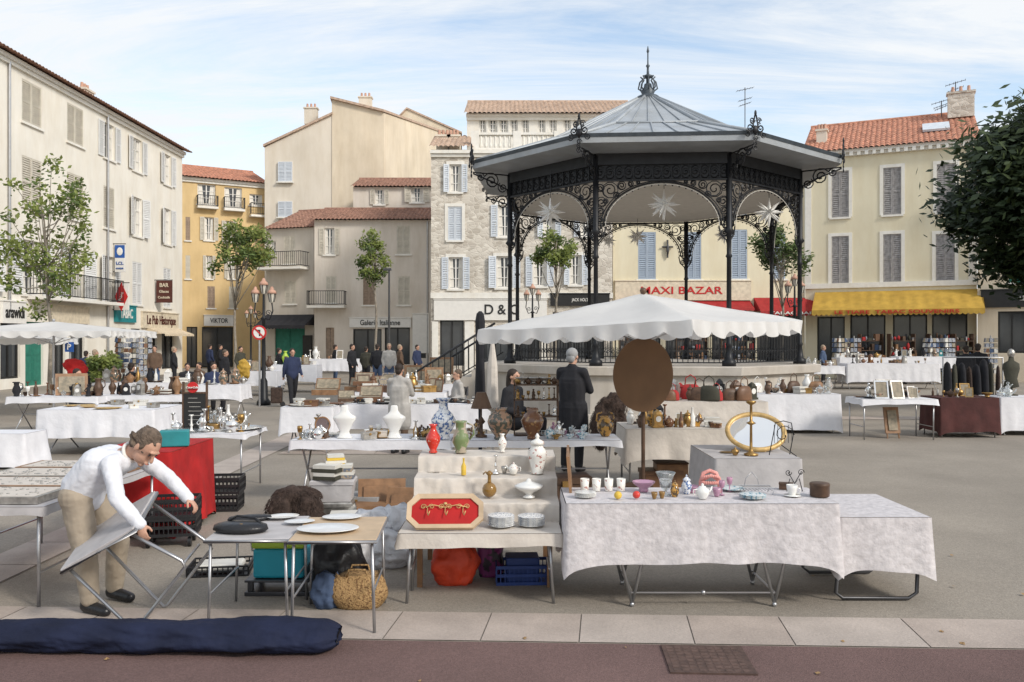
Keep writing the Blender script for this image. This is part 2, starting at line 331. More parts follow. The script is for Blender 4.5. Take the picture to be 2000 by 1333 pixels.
def shmesh(w,h,m):
    k=('s',round(w,2),round(h,1),m)
    if k in WM:return WM[k]
    h=k[2];mb=MB();a=w/2;t=.02
    for x0,x1,z0,z1 in((-a,-a+.06,0,h),(a-.06,a,0,h),(-a+.06,a-.06,0,.08),(-a+.06,a-.06,h-.08,h),(-a+.06,a-.06,h*.48,h*.48+.07)):mb.box(x0,x1,-t,t,z0,z1)
    n=max(6,int(h/.1))
    for i in range(n):
        z=.08+(h-.16)*(i+.5)/n
        mb.pbox((-a+.06,-.016,z-.03),(w-.12,0,0),(0,.012,0),(0,.02,.045))
    mb.add([(-a+.06,.018,.08),(a-.06,.018,.08),(a-.06,.018,h-.08),(-a+.06,.018,h-.08)],[(0,1,2,3)])
    WM[k]=mesh(mb,'shutter',m);return WM[k]
def tiles(mb,x0,x1,y0,z0,y1,z1,pitch=.24,sx0=0,sx1=0):
    n=max(2,int((x1-x0)/pitch));rows=max(2,int(math.hypot(y1-y0,z1-z0)/.38));S=4;vs=[];fs=[];cols=n*S+1
    for r in range(rows*2):
        t=(r//2+(r%2)*1.0)/rows;lift=.035*(1-(r%2))
        for c in range(cols):
            u=c/(cols-1);xa=x0+sx0*t;xb=x1-sx1*t;ph=c%S
            hgt=(.0,.05,.07,.05)[ph]+lift+R.uniform(-.006,.006)
            vs.append((xa+(xb-xa)*u,y0+(y1-y0)*t,z0+(z1-z0)*t+hgt))
    for r in range(rows*2-1):
        for c in range(cols-1):fs.append((r*cols+c,r*cols+c+1,(r+1)*cols+c+1,(r+1)*cols+c))
    mb.add(vs,fs,False)
class Facade:
    def __init__(s,name,label,pa,da,pb,db,h,wallm,depth=9,roof=None,rise=1.5,over=.4,wins=(),shm='shutter_white',fm='frame_white',sur=False,cornice=True,extra=(),cat='building'):
        A=Vector((gx(pa,da),da,0));B=Vector((gx(pb,db),db,0));s.A=A;s.B=B;s.L=(B-A).length;s.dir=(B-A).normalized()
        s.o=emp(name,label,cat,A,math.atan2(s.dir.y,s.dir.x));s.h=h;L=s.L
        holes=[];ws=[]
        for wn in wins:
            x0,x1,p0,p1,st=wn[:5];sm=wn[5] if len(wn)>5 else shm
            u0,dd0=s.u(x0);u1,dd1=s.u(x1);dm=(dd0+dd1)/2
            zt,zb=(p0,p1) if p0<25 else (gz(p0,dm),gz(p1,dm))
            zb=max(zb,.02);u0=max(.05,u0);u1=min(L-.05,u1)
            w=round(u1-u0,1);hh=round(zt-zb,1)
            if w<.3:w=.5
            uc=(u0+u1)/2;holes.append((uc-w/2,uc+w/2,zb,zb+hh));ws.append((uc,zb,w,hh,st,sm))
        mb=MB();xs=sorted({0,L,*[a for q in holes for a in q[:2]]});zs=sorted({0,h,*[a for q in holes for a in q[2:]]})
        for i in range(len(xs)-1):
            for j in range(len(zs)-1):
                cx=(xs[i]+xs[i+1])/2;cz=(zs[j]+zs[j+1])/2
                if any(q[0]<cx<q[1] and q[2]<cz<q[3] for q in holes):continue
                mb.add([(xs[i],0,zs[j]),(xs[i+1],0,zs[j]),(xs[i+1],0,zs[j+1]),(xs[i],0,zs[j+1])],[(0,1,2,3)])
        for a,b,c,d in holes:mb.add([(a,0,c),(b,0,c),(b,0,d),(a,0,d),(a,.3,c),(b,.3,c),(b,.3,d),(a,.3,d)],[(0,4,5,1),(1,5,6,2),(2,6,7,3),(3,7,4,0)])
        D=depth;rz=h+rise if roof else h
        mb.add([(0,0,0),(0,D,0),(0,D,h),(0,D/2,rz),(0,0,h)],[(0,4,3,2,1)]);mb.add([(L,0,0),(L,D,0),(L,D,h),(L,D/2,rz),(L,0,h)],[(0,1,2,3,4)])
        mb.add([(0,D,0),(L,D,0),(L,D,h),(0,D,h)],[(3,2,1,0)])
        if not roof:mb.add([(0,0,h),(L,0,h),(L,D,h),(0,D,h)],[(0,1,2,3)])
        mk('wall',mb,wallm,s.o)
        if roof:
            mb=MB();tiles(mb,-.15,L+.15,-over,h+.06-over*rise*2/D,D/2,rz+.06);mb.add([(-.1,D/2,rz+.05),(L+.1,D/2,rz+.05),(L+.1,D,h),(-.1,D,h)],[(0,1,2,3)])
            mb.cyl((-.15,D/2,rz+.09),(L+.15,D/2,rz+.09),.1,n=8)
            s.roof=mk('roof',mb,roof,s.o)
        if cornice:
            mb=MB();mb.box(-.03,L+.03,-.22,-.004,h-.22,h-.06);mb.box(-.02,L+.02,-.12,-.004,h-.38,h-.225);mk('cornice',mb,'trim_white',s.o)
        for uc,zb,w,hh,st,sm in ws:
            nm={'shop':'shop_window','door':'door'}.get(st,'window')
            wo=mk(nm,winmesh(w,hh,'door' if st=='door' else 'shop' if st=='shop' else 'n',sm if st=='door' else fm if st!='shop' else 'sign_black',sur and st not in('shop','door')),par=s.o,loc=(uc,0,zb))
            if st in 'co':
                me=shmesh(w/2-.01,hh,sm)
                for k in(-1,1):
                    jit=R.uniform(-.01,.01)
                    if st=='c':mk('shutter',me,par=wo,loc=(k*w/4,.03,0))
                    else:
                        an=R.choice([0,0,.12,.3]);mk('shutter',me,par=wo,loc=(k*(w*.5+.01+w/4*math.cos(an)),-.05+jit-w/4*math.sin(an),0),rot=-k*an)
    def u(s,px):
        k=(px-1000)/F;dx,dy=s.dir.x,s.dir.y
        t=(k*s.A.y-s.A.x)/(dx-k*dy);return t,s.A.y+dy*t
    def at(s,px,py=None):
        t,d=s.u(px);return (t,gz(py,d)) if py is not None else t
    def balcony(s,x0,x1,p0,p1,dep=.7):
        u0=s.at(x0);u1=s.at(x1);zt=p0 if p0<25 else s.at((x0+x1)/2,p0)[1];zb=p1 if p0<25 else s.at((x0+x1)/2,p1)[1]
        mb=MB();mb.box(u0,u1,-dep,-.004,zb-.14,zb);b=mk('balcony',mb,'trim_white',s.o)
        mb=MB();n=int((u1-u0)/.13)
        for z in(zt,zb+.08):
            mb.box(u0,u1,-dep,-dep+.03,z-.02,z+.02)
            for x in(u0,u1-.03):mb.box(x,x+.03,-dep+.03,-.01,z-.02,z+.02)
        for i in range(n+1):
            x=u0+(u1-u0-.02)*i/n;mb.box(x,x+.018,-dep+.006,-dep+.024,zb+.1,zt-.02)
        for x in(u0,u1-.02):
            for k in range(1,5):mb.box(x,x+.018,-dep*k/5,-dep*k/5+.018,zb+.1,zt-.02)
        mk('railing',mb,'iron_black',b)
    def sign(s,x0,x1,p0,p1,m,txt=None,tm='sign_black',size=None,name='shop_sign',out=.12,tw=.8,dx=0):
        u0=s.at(x0);u1=s.at(x1);xm=(x0+x1)/2;zt=s.at(xm,p0)[1];zb=s.at(xm,p1)[1]
        mb=MB();mb.box(u0,u1,-out,-.004,zb,zt);mb.box(u0-.03,u1+.03,-out-.04,-.003,zt+.002,zt+.05)
        g=mk(name,mb,m,s.o)
        if txt:text(txt,size or (zt-zb)*.8,tm,g,((u0+u1)/2+dx,-out-.014,(zt+zb)/2),w=(u1-u0)*tw)
        return g
    def awning(s,x0,x1,p0,p1,m,dep=1.3,scal=True,txt=None,tm='sign_red'):
        u0=s.at(x0);u1=s.at(x1);xm=(x0+x1)/2;zt=s.at(xm,p0)[1];zb=s.at(xm,p1)[1];vh=min(.28,(zt-zb)*.3);zb+=vh*.5
        mb=MB();n=max(4,int((u1-u0)/.22));vs=[];fs=[]
        for i in range(n*4+1):
            x=u0+(u1-u0)*i/(n*4);sc_=vh*(.75+.25*abs(math.sin(pi*i/4))) if scal else vh
            sag=.03*math.sin(i*.7)
            vs+=[(x,-.02,zt),(x,-dep*.5,(zt+zb)/2-.04+sag*.5),(x,-dep,zb),(x,-dep-.02,zb-sc_)]
        for i in range(n*4):
            for k in range(3):a=i*4+k;fs.append((a,a+1,a+5,a+4))
        mb.add(vs,fs);mb.add([(u0,-.02,zt),(u0,-dep,zb),(u0,-.02,zb),(u1,-.02,zt),(u1,-dep,zb),(u1,-.02,zb)],[(0,1,2),(3,5,4)])
        g=mk('awning',mb,m,s.o)
        if txt:text(txt,vh*.8,tm,g,((u0+u1)/2,-dep-.04,zb-vh*.45),w=(u1-u0)*.72)
def chimney(par,x,y,z,w=.7,h=1.1,m='cream_plaster'):
    mb=MB();mb.box(x-w/2,x+w/2,y-.25,y+.25,z,z+h);mb.box(x-w/2-.06,x+w/2+.06,y-.31,y+.31,z+h+.002,z+h+.1);mb.mi=1
    for k in(-.3,0,.3):mb.cyl((x+k*w,y,z+h+.1),(x+k*w,y,z+h+.4),.09,.07,8)
    mk('chimney',mb,[m,'terracotta'],par)
def antenna(par,x,y,z,h):
    mb=MB();mb.cyl((x,y,z),(x,y,z+h),.025,n=5)
    for k,l in((.97,.9),(.8,.7),(.72,.6)):
        mb.cyl((x-l*.5,y,z+h*k-.1),(x+l*.5,y,z+h*k+.1),.014,n=4)
        for i in range(6):
            t=-.5+i/5;mb.cyl((x+t*l,y-.2,z+h*k+t*.2),(x+t*l,y+.2,z+h*k+t*.2),.01,n=4)
    mk('antenna',mb,'metal_dark',par)
wl=[]
for (a,b),st4,st3,st2 in(((-60,-20),'c','c','o'),((43,81),'c','c','o'),((131,163),'c','c','o'),((202,224),'o','c','o'),((259,277),'o','o','c'),((319,334),'o','o','c')):
    wl+=[(a,b,12.35,10.65,st4,'shutter_white' if a>190 else 'shutter_cream'),(a,b,9.35,7.3,st3,'shutter_white' if a>240 else 'shutter_cream'),(a,b,5.95,3.75,st2,'shutter_white')]
wl+=[(50,84,2.6,.05,'door','shutter_green'),(0,40,2.6,.4,'shop'),(100,128,2.6,.3,'shop'),(138,165,2.6,.3,'shop'),(225,246,2.5,.3,'shop'),(256,274,2.5,.3,'shop'),(288,306,2.5,.1,'shop'),(316,340,2.5,.3,'shop')]
A_=Facade('apartment_building','long four storey white plaster building with louvred shutters and tiled eave',-150,F*19.6/1150,356,50.2,13.0,'white_plaster',roof='tile_brown',rise=1.4,over=.55,wins=wl,depth=10)
A_.balcony(52,214,4.75,3.7)
A_.sign(0,46,590,632,'sign_white','arawidi','sign_black',name='shop_sign')
A_.sign(95,170,600,632,'sign_cream');A_.sign(222,262,598,630,'teal_paint','TABAC','sign_white',tw=.6);A_.sign(275,345,612,642,'sign_cream','Le Pub Historique','sign_brown',tw=.8)
A_.awning(285,345,640,655,'awning_cream',dep=1.0)
u=A_.at(208)
mb=MB();mb.cyl((u,-.08,0),(u,-.08,12.7),.055,n=8);mk('drainpipe',mb,'metal_grey',A_.o)
u=A_.at(15)
mb=MB();mb.cyl((u,-.08,2.8),(u,-.08,12.7),.055,n=8);mk('drainpipe',mb,'metal_grey',A_.o)
chimney(A_.o,A_.at(250),2.2,13.6,.9,.9)
def psign(px,py,w,h,label,m,txts,name='projecting_sign'):
    t,z=A_.at(px,py);p=A_.A+A_.dir*t
    o=emp(name,label,'sign',(p.x+.1+w/2,p.y,z),0)
    mb=MB();mb.box(-w/2,w/2,-.05,.05,-h/2,h/2);mk('panel',mb,m,o,bev=.01)
    mb=MB();mb.box(-w/2-.1,w/2+.02,-.02,.02,h/2+.01,h/2+.05);mb.box(-w/2-.1,-w/2-.02,-.02,.02,-h/2,-h/2+.04);mk('bracket',mb,'iron_black',o)
    for s_,sz,zz,tm_,ww in txts:text(s_,sz,tm_,o,(0,-.064,zz),w=w*ww)
    return o
psign(302,570,.86,1.2,'dark brown hanging bar sign with cream lettering','sign_brown',[('BAR',.30,.34,'sign_cream',.55),('Glaces',.2,.0,'sign_cream',.6),('Cocktails',.18,-.32,'sign_cream',.75)])
o=psign(221,505,.5,1.35,'tall blue and white bank sign on the wall','sign_white',[('LCL',.2,-.25,'sign_blue',.7),('BANQUE',.1,-.5,'sign_blue',.7)])
mb=MB();mb.box(-.24,.24,-.058,-.052,.02,.64);mk('blue_field',mb,'sign_blue',o);mb=MB();mb.ell((0,-.064,.33),(.15,.01,.2),12);mk('emblem',mb,'sign_white',o)
o=psign(220,580,.7,1.3,'red diamond shaped tobacco shop sign','sign_white',[])
mb=MB();mb.add([(0,-.07,-.7),(.32,-.07,0),(0,-.07,.7),(-.32,-.07,0),(0,.07,-.7),(.32,.07,0),(0,.07,.7),(-.32,.07,0)],[(0,1,2,3),(7,6,5,4),(0,4,5,1),(1,5,6,2),(2,6,7,3),(3,7,4,0)]);mk('red_diamond',mb,'sign_red',o);text('TABAC',.14,'sign_white',o,(0,-.09,0),rot=(pi/2,-pi/2+.3,0))
B_=Facade('apartment_building','ochre yellow building with white loggias under an orange tiled roof',348,58,520,61,13.1,'ochre_plaster',roof='tile_orange',rise=1.5,over=.5,shm='shutter_cream',
 wins=[(386,421,360,400,'n'),(438,473,368,406,'n'),(488,512,380,402,'n'),(362,372,425,470,'c','shutter_brown'),(400,417,425,470,'o'),(440,455,432,474,'o'),(362,372,500,545,'c'),(402,415,500,545,'o'),(405,420,560,602,'c','shutter_brown'),(445,460,500,545,'o'),(447,462,560,602,'c'),(395,455,640,725,'shop'),(365,385,640,725,'shop')])
B_.balcony(384,424,384,405,.5);B_.balcony(436,476,388,410,.5);B_.balcony(487,520,400,422,.6)
B_.sign(398,456,617,637,'sign_white','VIKTOR','sign_black',size=.45,tw=.6)
def prism(name,label,pts,wallm,roofm,wins=(),th=.16,chs=()):
    o=emp(name,label,'building',(pts[0][0],pts[0][1],0));x0,y0=pts[0][:2];n=len(pts);P=[(p[0]-x0,p[1]-y0,p[2]) for p in pts]
    mb=MB();mb.add([(p[0],p[1],0) for p in P]+[p for p in P],[(i,(i+1)%n,n+(i+1)%n,n+i) for i in range(n)]);mk('wall',mb,wallm,o)
    mb=MB();cx=sum(p[0] for p in P)/n;cy=sum(p[1] for p in P)/n;g=1.03
    Q=[(cx+(p[0]-cx)*g,cy+(p[1]-cy)*g,p[2]+.01) for p in P]
    mb.add(Q+[(q[0],q[1],q[2]+th) for q in Q],[tuple(range(n-1,-1,-1)),tuple(range(n,2*n))]+[(i,(i+1)%n,n+(i+1)%n,n+i) for i in range(n)]);mk('roof',mb,roofm,o)
    for px,p0,p1,w,st,sm in wins:
        zb=gz(p1,y0);h=gz(p0,y0)-zb;w=round(w,1)
        wo=mk('window',winmesh(w,h,'n','frame_white',False),par=o,loc=(gx(px,y0)-x0,-.17,zb))
        if st=='c':
            for k in(-1,1):mk('shutter',shmesh(w/2-.01,round(h,1),sm),par=wo,loc=(k*w/4,.03,0))
    for px,py in chs:chimney(o,gx(px,y0+1.5)-x0,1.5,gz(py+18,y0+1.5),.9,1.1)
    return o
d=60
prism('tall_house','tall cream plaster house with plain gable wall and sloping roof',[(gx(517,d),d,gz(288,d)),(gx(648,d),d,gz(225,d)),(gx(648,d),72,gz(225,d)),(gx(517,d),72,gz(288,d))],'cream_plaster','tile_pale',wins=[(558,318,356,1.0,'c','shutter_pale'),(558,395,425,1.0,'c','shutter_pale')],chs=[(608,226)])
prism('tall_house','tallest cream house with bare stained gable wall',[(gx(648.5,d),d-.05,gz(195,d)),(gx(750,d),d-.05,gz(221,d)),(gx(888,76),76,gz(268,76)),(gx(680,76),76,gz(195,d))],'warm_plaster','tile_pale',chs=[(714,205)])
prism('distant_house','pale ochre house with a pitched roof behind the others',[(gx(762,80),80,gz(250,80)),(gx(795,80),80,gz(214,80)),(gx(900,80),80,gz(262,80)),(gx(900,90),90,gz(262,80)),(gx(762,90),90,gz(240,80))],'warm_plaster','tile_pale',chs=[(850,278)])
D_=Facade('town_house','narrow grey plaster town house with wrought iron balcony',520,52.6,613,51.6,gz(446,52),'grey_plaster',roof='tile_brown',rise=1.6,depth=8,over=.3,cornice=False,shm='shutter_cream',
 wins=[(554,577,462,516,'c'),(556,578,550,594,'c'),(528,538,470,500,'n'),(537,595,640,720,'door','shutter_green')])
D_.balcony(517,604,495,524,1.0);D_.awning(520,616,615,640,'awning_black',dep=1.2)
mb=MB();u=D_.at(608);mb.box(u-.5,u+.1,-.16,-.01,.8,2.2);mk('menu_board',mb,'sign_black',D_.o)
E_=Facade('town_house','weathered beige town house with brown tiled roof and louvred shutters',614,51,842,51,gz(430,51),'pink_plaster',roof='tile_brown',rise=1.1,depth=7,over=.4,cornice=False,shm='shutter_cream',
 wins=[(633,654,446,498,'o'),(775,801,442,497,'c'),(638,656,540,592,'c'),(709,732,542,596,'c','shutter_brown'),(778,800,540,596,'c'),(690,745,642,715,'shop'),(752,800,640,712,'shop'),(637,652,640,722,'door','shutter_brown'),(812,832,640,700,'shop')])
E_.balcony(605,677,570,598,.8)
E_.sign(683,803,622,640,'sign_white','Galerie Italienne','sign_black',tw=.65);E_.sign(806,838,614,690,'sign_white',out=.08)
mb=MB();u=E_.at(835);mb.cyl((u,-.06,0),(u,-.06,9),.05,n=6);mk('drainpipe',mb,'metal_grey',E_.o)
Facade('town_house','set back upper storey with small windows under brown tiles',690,55,846,55,gz(366,55),'pink_plaster',roof='tile_brown',rise=1.0,depth=6,over=.3,cornice=False,shm='shutter_cream',wins=[(733,750,370,400,'o'),(803,826,366,396,'o')])
ws=[(877,902,320,376,'o'),(874,903,404,470,'c'),(972,1000,402,463,'o'),(1060,1085,402,463,'o'),(1132,1156,402,463,'o'),(876,904,504,565,'o'),(970,1000,502,563,'o'),(1040,1068,500,560,'o'),(1112,1136,497,557,'o'),(972,1000,318,372,'n'),(1060,1085,318,372,'n'),
 (860,905,626,715,'shop'),(930,1000,640,715,'shop'),(1015,1055,640,715,'shop'),(1080,1180,612,715,'shop')]
C_=Facade('stone_building','four storey rubble stone building with pale blue shutters',842,43,1196,43,11.5,'rubble',roof=None,wins=ws,shm='shutter_pale',sur=True,depth=9)
mb=MB();mb.box(-.02,C_.L+.02,-.08,-.004,C_.at(900,583)[1],C_.at(900,572)[1]);mk('cornice',mb,'trim_white',C_.o)
C_.sign(848,1068,586,626,'sign_white','D & C','sign_black',size=.7,tw=.30,dx=.55);C_.sign(1075,1190,575,598,'sign_black','JACK HOLT','sign_white',size=.22,tw=.28)
mb=MB()
for a,b in((844,856),(908,926),(1004,1012),(1058,1068)):mb.box(C_.at(a),C_.at(b),-.06,-.004,0,C_.at(900,628)[1])
mk('shop_pier',mb,'trim_white',C_.o)
P_=Facade('penthouse','white rooftop storey with glazed windows, balustrade and tiled roof',912,45.5,1238,45.5,gz(222,45.5),'trim_white',roof='tile_pale',rise=1.5,depth=7,over=.5,fm='frame_white',
 wins=[(935,950,232,262,'n'),(953,972,232,262,'n'),(975,992,232,262,'n'),(996,1012,232,262,'n'),(1018,1034,230,262,'n'),(1050,1066,230,262,'n'),(1072,1088,228,262,'n'),(1100,1116,228,262,'n'),(1120,1136,226,262,'n'),(1150,1180,226,262,'n'),(1192,1222,226,262,'n')])
mb=MB();L=C_.L
x=C_.at(930)
while x<L-.2:
    mb.lathe([(.06,0),(.09,.15),(.05,.35),(.09,.6),(.06,.66)],(x,.25,11.62),8);x+=.24
mb.box(C_.at(925),L,.1,.4,11.5,11.62);mb.box(C_.at(925),L,.1,.4,12.28,12.4)
for k in(928,1010,1090,1170):
    u=C_.at(k);mb.box(u-.2,u+.2,.06,.44,11.5,12.46)
mk('balustrade',mb,'trim_white',C_.o)
mb=MB();tiles(mb,-.1,C_.at(925),-.3,11.55,3,12.9);mk('roof',mb,'tile_pale',C_.o);chimney(C_.o,C_.at(858),2.5,12,.7,.7);chimney(C_.o,C_.at(880),2.5,12,.6,.7)
G_=Facade('apartment_building','cream yellow building with blue shutters above the bazaar shop',1197,43.3,1572,43.3,11.3,'yellow_plaster',roof='tile_orange',rise=1.8,depth=10,shm='shutter_blue',
 wins=[(1247,1280,452,546,'c'),(1342,1370,452,546,'c'),(1428,1460,448,545,'c'),(1510,1535,455,545,'c'),(1247,1280,340,420,'c'),(1342,1370,340,420,'c'),(1428,1460,340,420,'c'),(1210,1290,590,715,'shop'),(1300,1380,590,715,'shop'),(1390,1460,590,715,'shop'),(1478,1560,612,715,'shop')])
G_.sign(1201,1466,550,587,'sign_cream','MAXI BAZAR','sign_red',size=.52,tw=.60,dx=-.1);G_.awning(1205,1465,588,606,'awning_red',dep=.8);G_.awning(1472,1590,582,614,'awning_red',dep=1.2,txt='TABAC BAR',tm='sign_white')
t,z=G_.at(1303,487);mb=MB();mb.cyl((t,-.1,z-.45),(t,-.1,z+.45),.05,n=6);mb.cyl((t-.28,-.1,z+.1),(t+.28,-.1,z+.1),.045,n=6);mb.ell((t,-.16,z-.02),(.08,.05,.3));mk('crucifix',mb,'metal_dark',G_.o)
G2=Facade('apartment_building','pale yellow three storey building with weathered grey shutters and red tiles',1572.5,43.2,1908,40,11.4,'yellow_plaster',roof='tile_orange',rise=2.2,depth=9,shm='shutter_grey',sur=True,
 wins=[(1624,1658,333,425,'c'),(1725,1760,328,420,'c'),(1830,1866,322,415,'c'),(1624,1658,462,556,'c'),(1725,1760,459,554,'c'),(1828,1864,456,552,'c'),(1596,1650,618,705,'shop'),(1660,1730,612,705,'shop'),(1745,1810,612,705,'shop'),(1820,1890,612,705,'shop')])
G2.awning(1592,1918,568,612,'awning_yellow',dep=1.7,txt='LE TIARE  TABAC SOUVENIRS',tm='sign_red')
mb=MB();L=G2.L;mb.box(-.02,L+.02,-.1,-.004,G2.at(1700,562)[1]-.0,G2.at(1700,552)[1]);mb.box(.02,.3,-.06,-.004,4.5,10.9);mb.box(L-.35,L-.02,-.06,-.004,4.5,10.9)
i=0
while i*.35<L-.2:mb.box(i*.35,i*.35+.16,-.3,-.23,11.0,11.2);i+=1
mk('cornice_band',mb,'trim_white',G2.o)
chimney(G2.o,G2.at(1600),1.5,11.8,.5,.9);chimney(G2.o,G2.at(1885),3.5,13.2,1.2,1.2,'rubble')
mb=MB();u=G2.at(1830);mb.pbox((u-.6,1.2,12.15),(1.2,0,0),(0,1.1,.55),(0,-.05,.1));mk('skylight',mb,'shutter_pale',G2.o)
antenna(G_.o,G_.at(1497),4,12.6,3.3);antenna(G2.o,G2.at(1875),4,13.3,1.9);antenna(G2.o,G2.at(1845),4,13,1.3)
H_=Facade('apartment_building','cream building with green shutters over a dark shop front',1909,39.5,2160,37,9.5,'warm_plaster',roof='tile_orange',shm='shutter_green',wins=[(1970,2000,488,552,'c'),(2060,2090,488,552,'c'),(1948,2005,608,690,'shop'),(2020,2080,608,690,'shop')])
H_.sign(1916,2100,566,600,'sign_black','LES LUTINS','sign_white',size=.3,tw=.35,dx=.35)
# ---------------- trees
def tree(label,x,y,h0,C,Rr,nc,nl,ls,ms,seed,lean=0,name='tree',rs=1.0,gs=.55,skew=0):
    r=random.Random(seed);o=emp(name,label,'tree',(x,y,0));cl=[]
    for i in range(nc):
        while 1:
            p=Vector((r.uniform(-1,1),r.uniform(-1,1),r.uniform(-1,1)))
            if p.length<1:break
        cl.append((Vector((C[0]-x+p.x*Rr[0]+skew*p.z,C[1]-y+p.y*Rr[1],C[2]+p.z*Rr[2])),r.uniform(.14,.27)*(Rr[0]+Rr[2])/1.6*rs))
    mb=MB();tr=.04+h0*.010;top=Vector((C[0]-x,C[1]-y,C[2]+Rr[2]*.5));k=8;pts=[]
    for i in range(k+1):
        t=i/k;pts.append((top.x*t**2+.04*math.sin(i*1.7+seed),top.y*t**2,top.z*t))
    mb.tube(pts,tr,8,r1=tr*.25);mk('trunk',mb,'bark',o)
    mb=MB()
    for p,rad in cl:
        t=r.uniform(.45,.95);b=Vector((top.x*t*t,top.y*t*t,min(top.z*t,p.z-.1)));b.z=max(b.z,h0*.8);m_=(b+p)/2+Vector((0,0,-.12))
        mb.tube([b,m_,p],tr*.3,5,r1=.008)
    mk('branches',mb,'bark',o)
    mb=MB();tot=sum(c[1]**2 for c in cl)
    for p,rad in cl:
        base=r.random()
        for i in range(int(nl*rad**2/tot)):
            while 1:
                q=Vector((r.gauss(0,gs),r.gauss(0,gs),r.gauss(0,gs*.9)))
                if q.length<1.5:break
            c=p+q*rad*1.15;ax=Vector((r.gauss(0,1),r.gauss(0,1),r.gauss(0,.7))).normalized();bx=ax.orthogonal().normalized();s=ls*r.uniform(.6,1.3)
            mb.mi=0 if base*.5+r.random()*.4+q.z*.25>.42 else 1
            mb.add([c-ax*s,c+bx*s*.5,c+ax*s,c-bx*s*.5],[(0,1,2,3)],False)
    mk('crown',mb,ms,o);return o
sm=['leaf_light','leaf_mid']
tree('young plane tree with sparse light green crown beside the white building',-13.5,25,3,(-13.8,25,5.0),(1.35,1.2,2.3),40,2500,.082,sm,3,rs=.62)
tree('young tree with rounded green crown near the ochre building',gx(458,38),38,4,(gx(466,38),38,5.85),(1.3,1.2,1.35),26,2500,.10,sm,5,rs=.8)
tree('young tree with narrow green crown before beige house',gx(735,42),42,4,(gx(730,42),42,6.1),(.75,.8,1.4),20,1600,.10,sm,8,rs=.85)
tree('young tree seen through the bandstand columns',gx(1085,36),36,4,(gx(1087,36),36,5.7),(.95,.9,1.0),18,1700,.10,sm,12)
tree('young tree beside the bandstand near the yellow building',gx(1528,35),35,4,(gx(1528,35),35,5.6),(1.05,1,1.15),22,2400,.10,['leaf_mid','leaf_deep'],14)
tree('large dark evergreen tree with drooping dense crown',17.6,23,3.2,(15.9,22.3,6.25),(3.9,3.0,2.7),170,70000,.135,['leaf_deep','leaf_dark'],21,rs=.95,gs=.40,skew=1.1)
# ---------------- bandstand
KX,KY,KR,KE=3.74,23.5,4.0,5.0
K=emp('bandstand','octagonal black iron bandstand with zinc roof on a stone plinth','bandstand',(KX,KY,0),math.radians(-4))
def oc(r,z,k):a=math.radians(22.5+45*k);return (r*math.cos(a),r*math.sin(a),z)
def octl(mb,prof,smooth=False):mb.lathe([(r,z) for r,z in prof],n=8,smooth=smooth)
mb=MB();octl(mb,[(4.45,0),(4.45,.18),(4.35,.2),(4.35,1.08),(4.5,1.1),(4.52,1.28),(4.5,1.3)]);mk('plinth',mb,'plinth_stone',K)
mb=MB();mb.lathe([(.16,1.3),(.16,1.42),(.10,1.46),(.075,1.6),(.06,1.75),(.085,1.8),(.06,1.85),(.058,2.5),(.052,3.8),(.08,3.84),(.052,3.9),(.055,4.35),(.12,4.42),(.07,4.5),(.07,6.2)],n=10)
cm=mesh(mb,'column','iron_black')
for k in range(8):mk('column',cm,par=K,loc=oc(KR,0,k))
def spiral(mb,cx,cz,r,turns=1.6,a0=0,sg=1,y=0,tr=.016):
    pts=[]
    for i in range(int(turns*10)+1):
        t=i/(turns*10);a=a0+sg*t*turns*2*pi;q=r*(1-.82*t);pts.append((cx+q*math.cos(a),y,cz+q*math.sin(a)))
    mb.tube(pts,tr,4)
S=2*KR*math.sin(pi/8);hw=S/2
mb=MB();mb.box(-hw,hw,-.05,.05,5.98,6.24);mb.box(-hw,hw,-.04,.04,5.60,5.64)
for i in range(14):
    x=-hw+S*(i+.5)/14;spiral(mb,x,5.81,.10,1.4,0,1,0,.014);mb.tube([(x+.11*math.cos(a),0,5.81+.15*math.sin(a)) for a in [j*pi/5 for j in range(10)]],.014,4,closed=True)
    mb.box(x-S/28-.008,x-S/28+.008,-.012,.012,5.64,5.98)
mb.box(-hw,hw,.012,.02,5.66,5.98)
for off,rr in((0,.022),(.06,.014)):
    mb.tube([((1.36+off)*math.cos(a),0,4.55+(1.02+off*.6)*math.sin(a)) for a in [pi*j/28 for j in range(29)]],rr,5)
for s in(-1,1):
    for cx,cz,r in((1.2,5.40,.19),(.93,5.50,.10),(1.40,5.12,.12),(1.05,5.28,.075),(1.42,4.9,.09),(.72,5.54,.065),(1.30,5.14,.06),(1.44,4.72,.07),(.55,5.57,.045),(1.42,5.45,.09),(1.45,4.55,.07),(1.43,4.38,.08)):
        spiral(mb,s*cx,cz,r,1.6,R.uniform(0,6),s,0,.015)
        mb.tube([(s*cx+r*.98*math.cos(a),0,cz+r*.98*math.sin(a)) for a in [j*pi/5 for j in range(10)]],.012,4,closed=True)
    mb.tube([(s*1.3,0,4.55),(s*1.34,0,4.35),(s*1.47,0,4.22),(s*1.5,0,4.1)],.018,5)
for i in range(26):
    a=pi*(i+.5)/26;x=1.33*math.cos(a);z=4.55+.99*math.sin(a);mb.ell((x,0,z-.03),.022,5)
fm=mesh(mb,'arched_frieze','iron_black')
mb=MB();mb.tube([(1.31*math.cos(a),-.03,4.55+.97*math.sin(a)) for a in [pi*j/28 for j in range(29)]],.008,4)
lm=mesh(mb,'light_string','paper')
rmb=MB()
for z in(1.38,2.2,2.28):rmb.box(-hw+.08,hw-.08,-.02,.02,z-.015,z+.015)
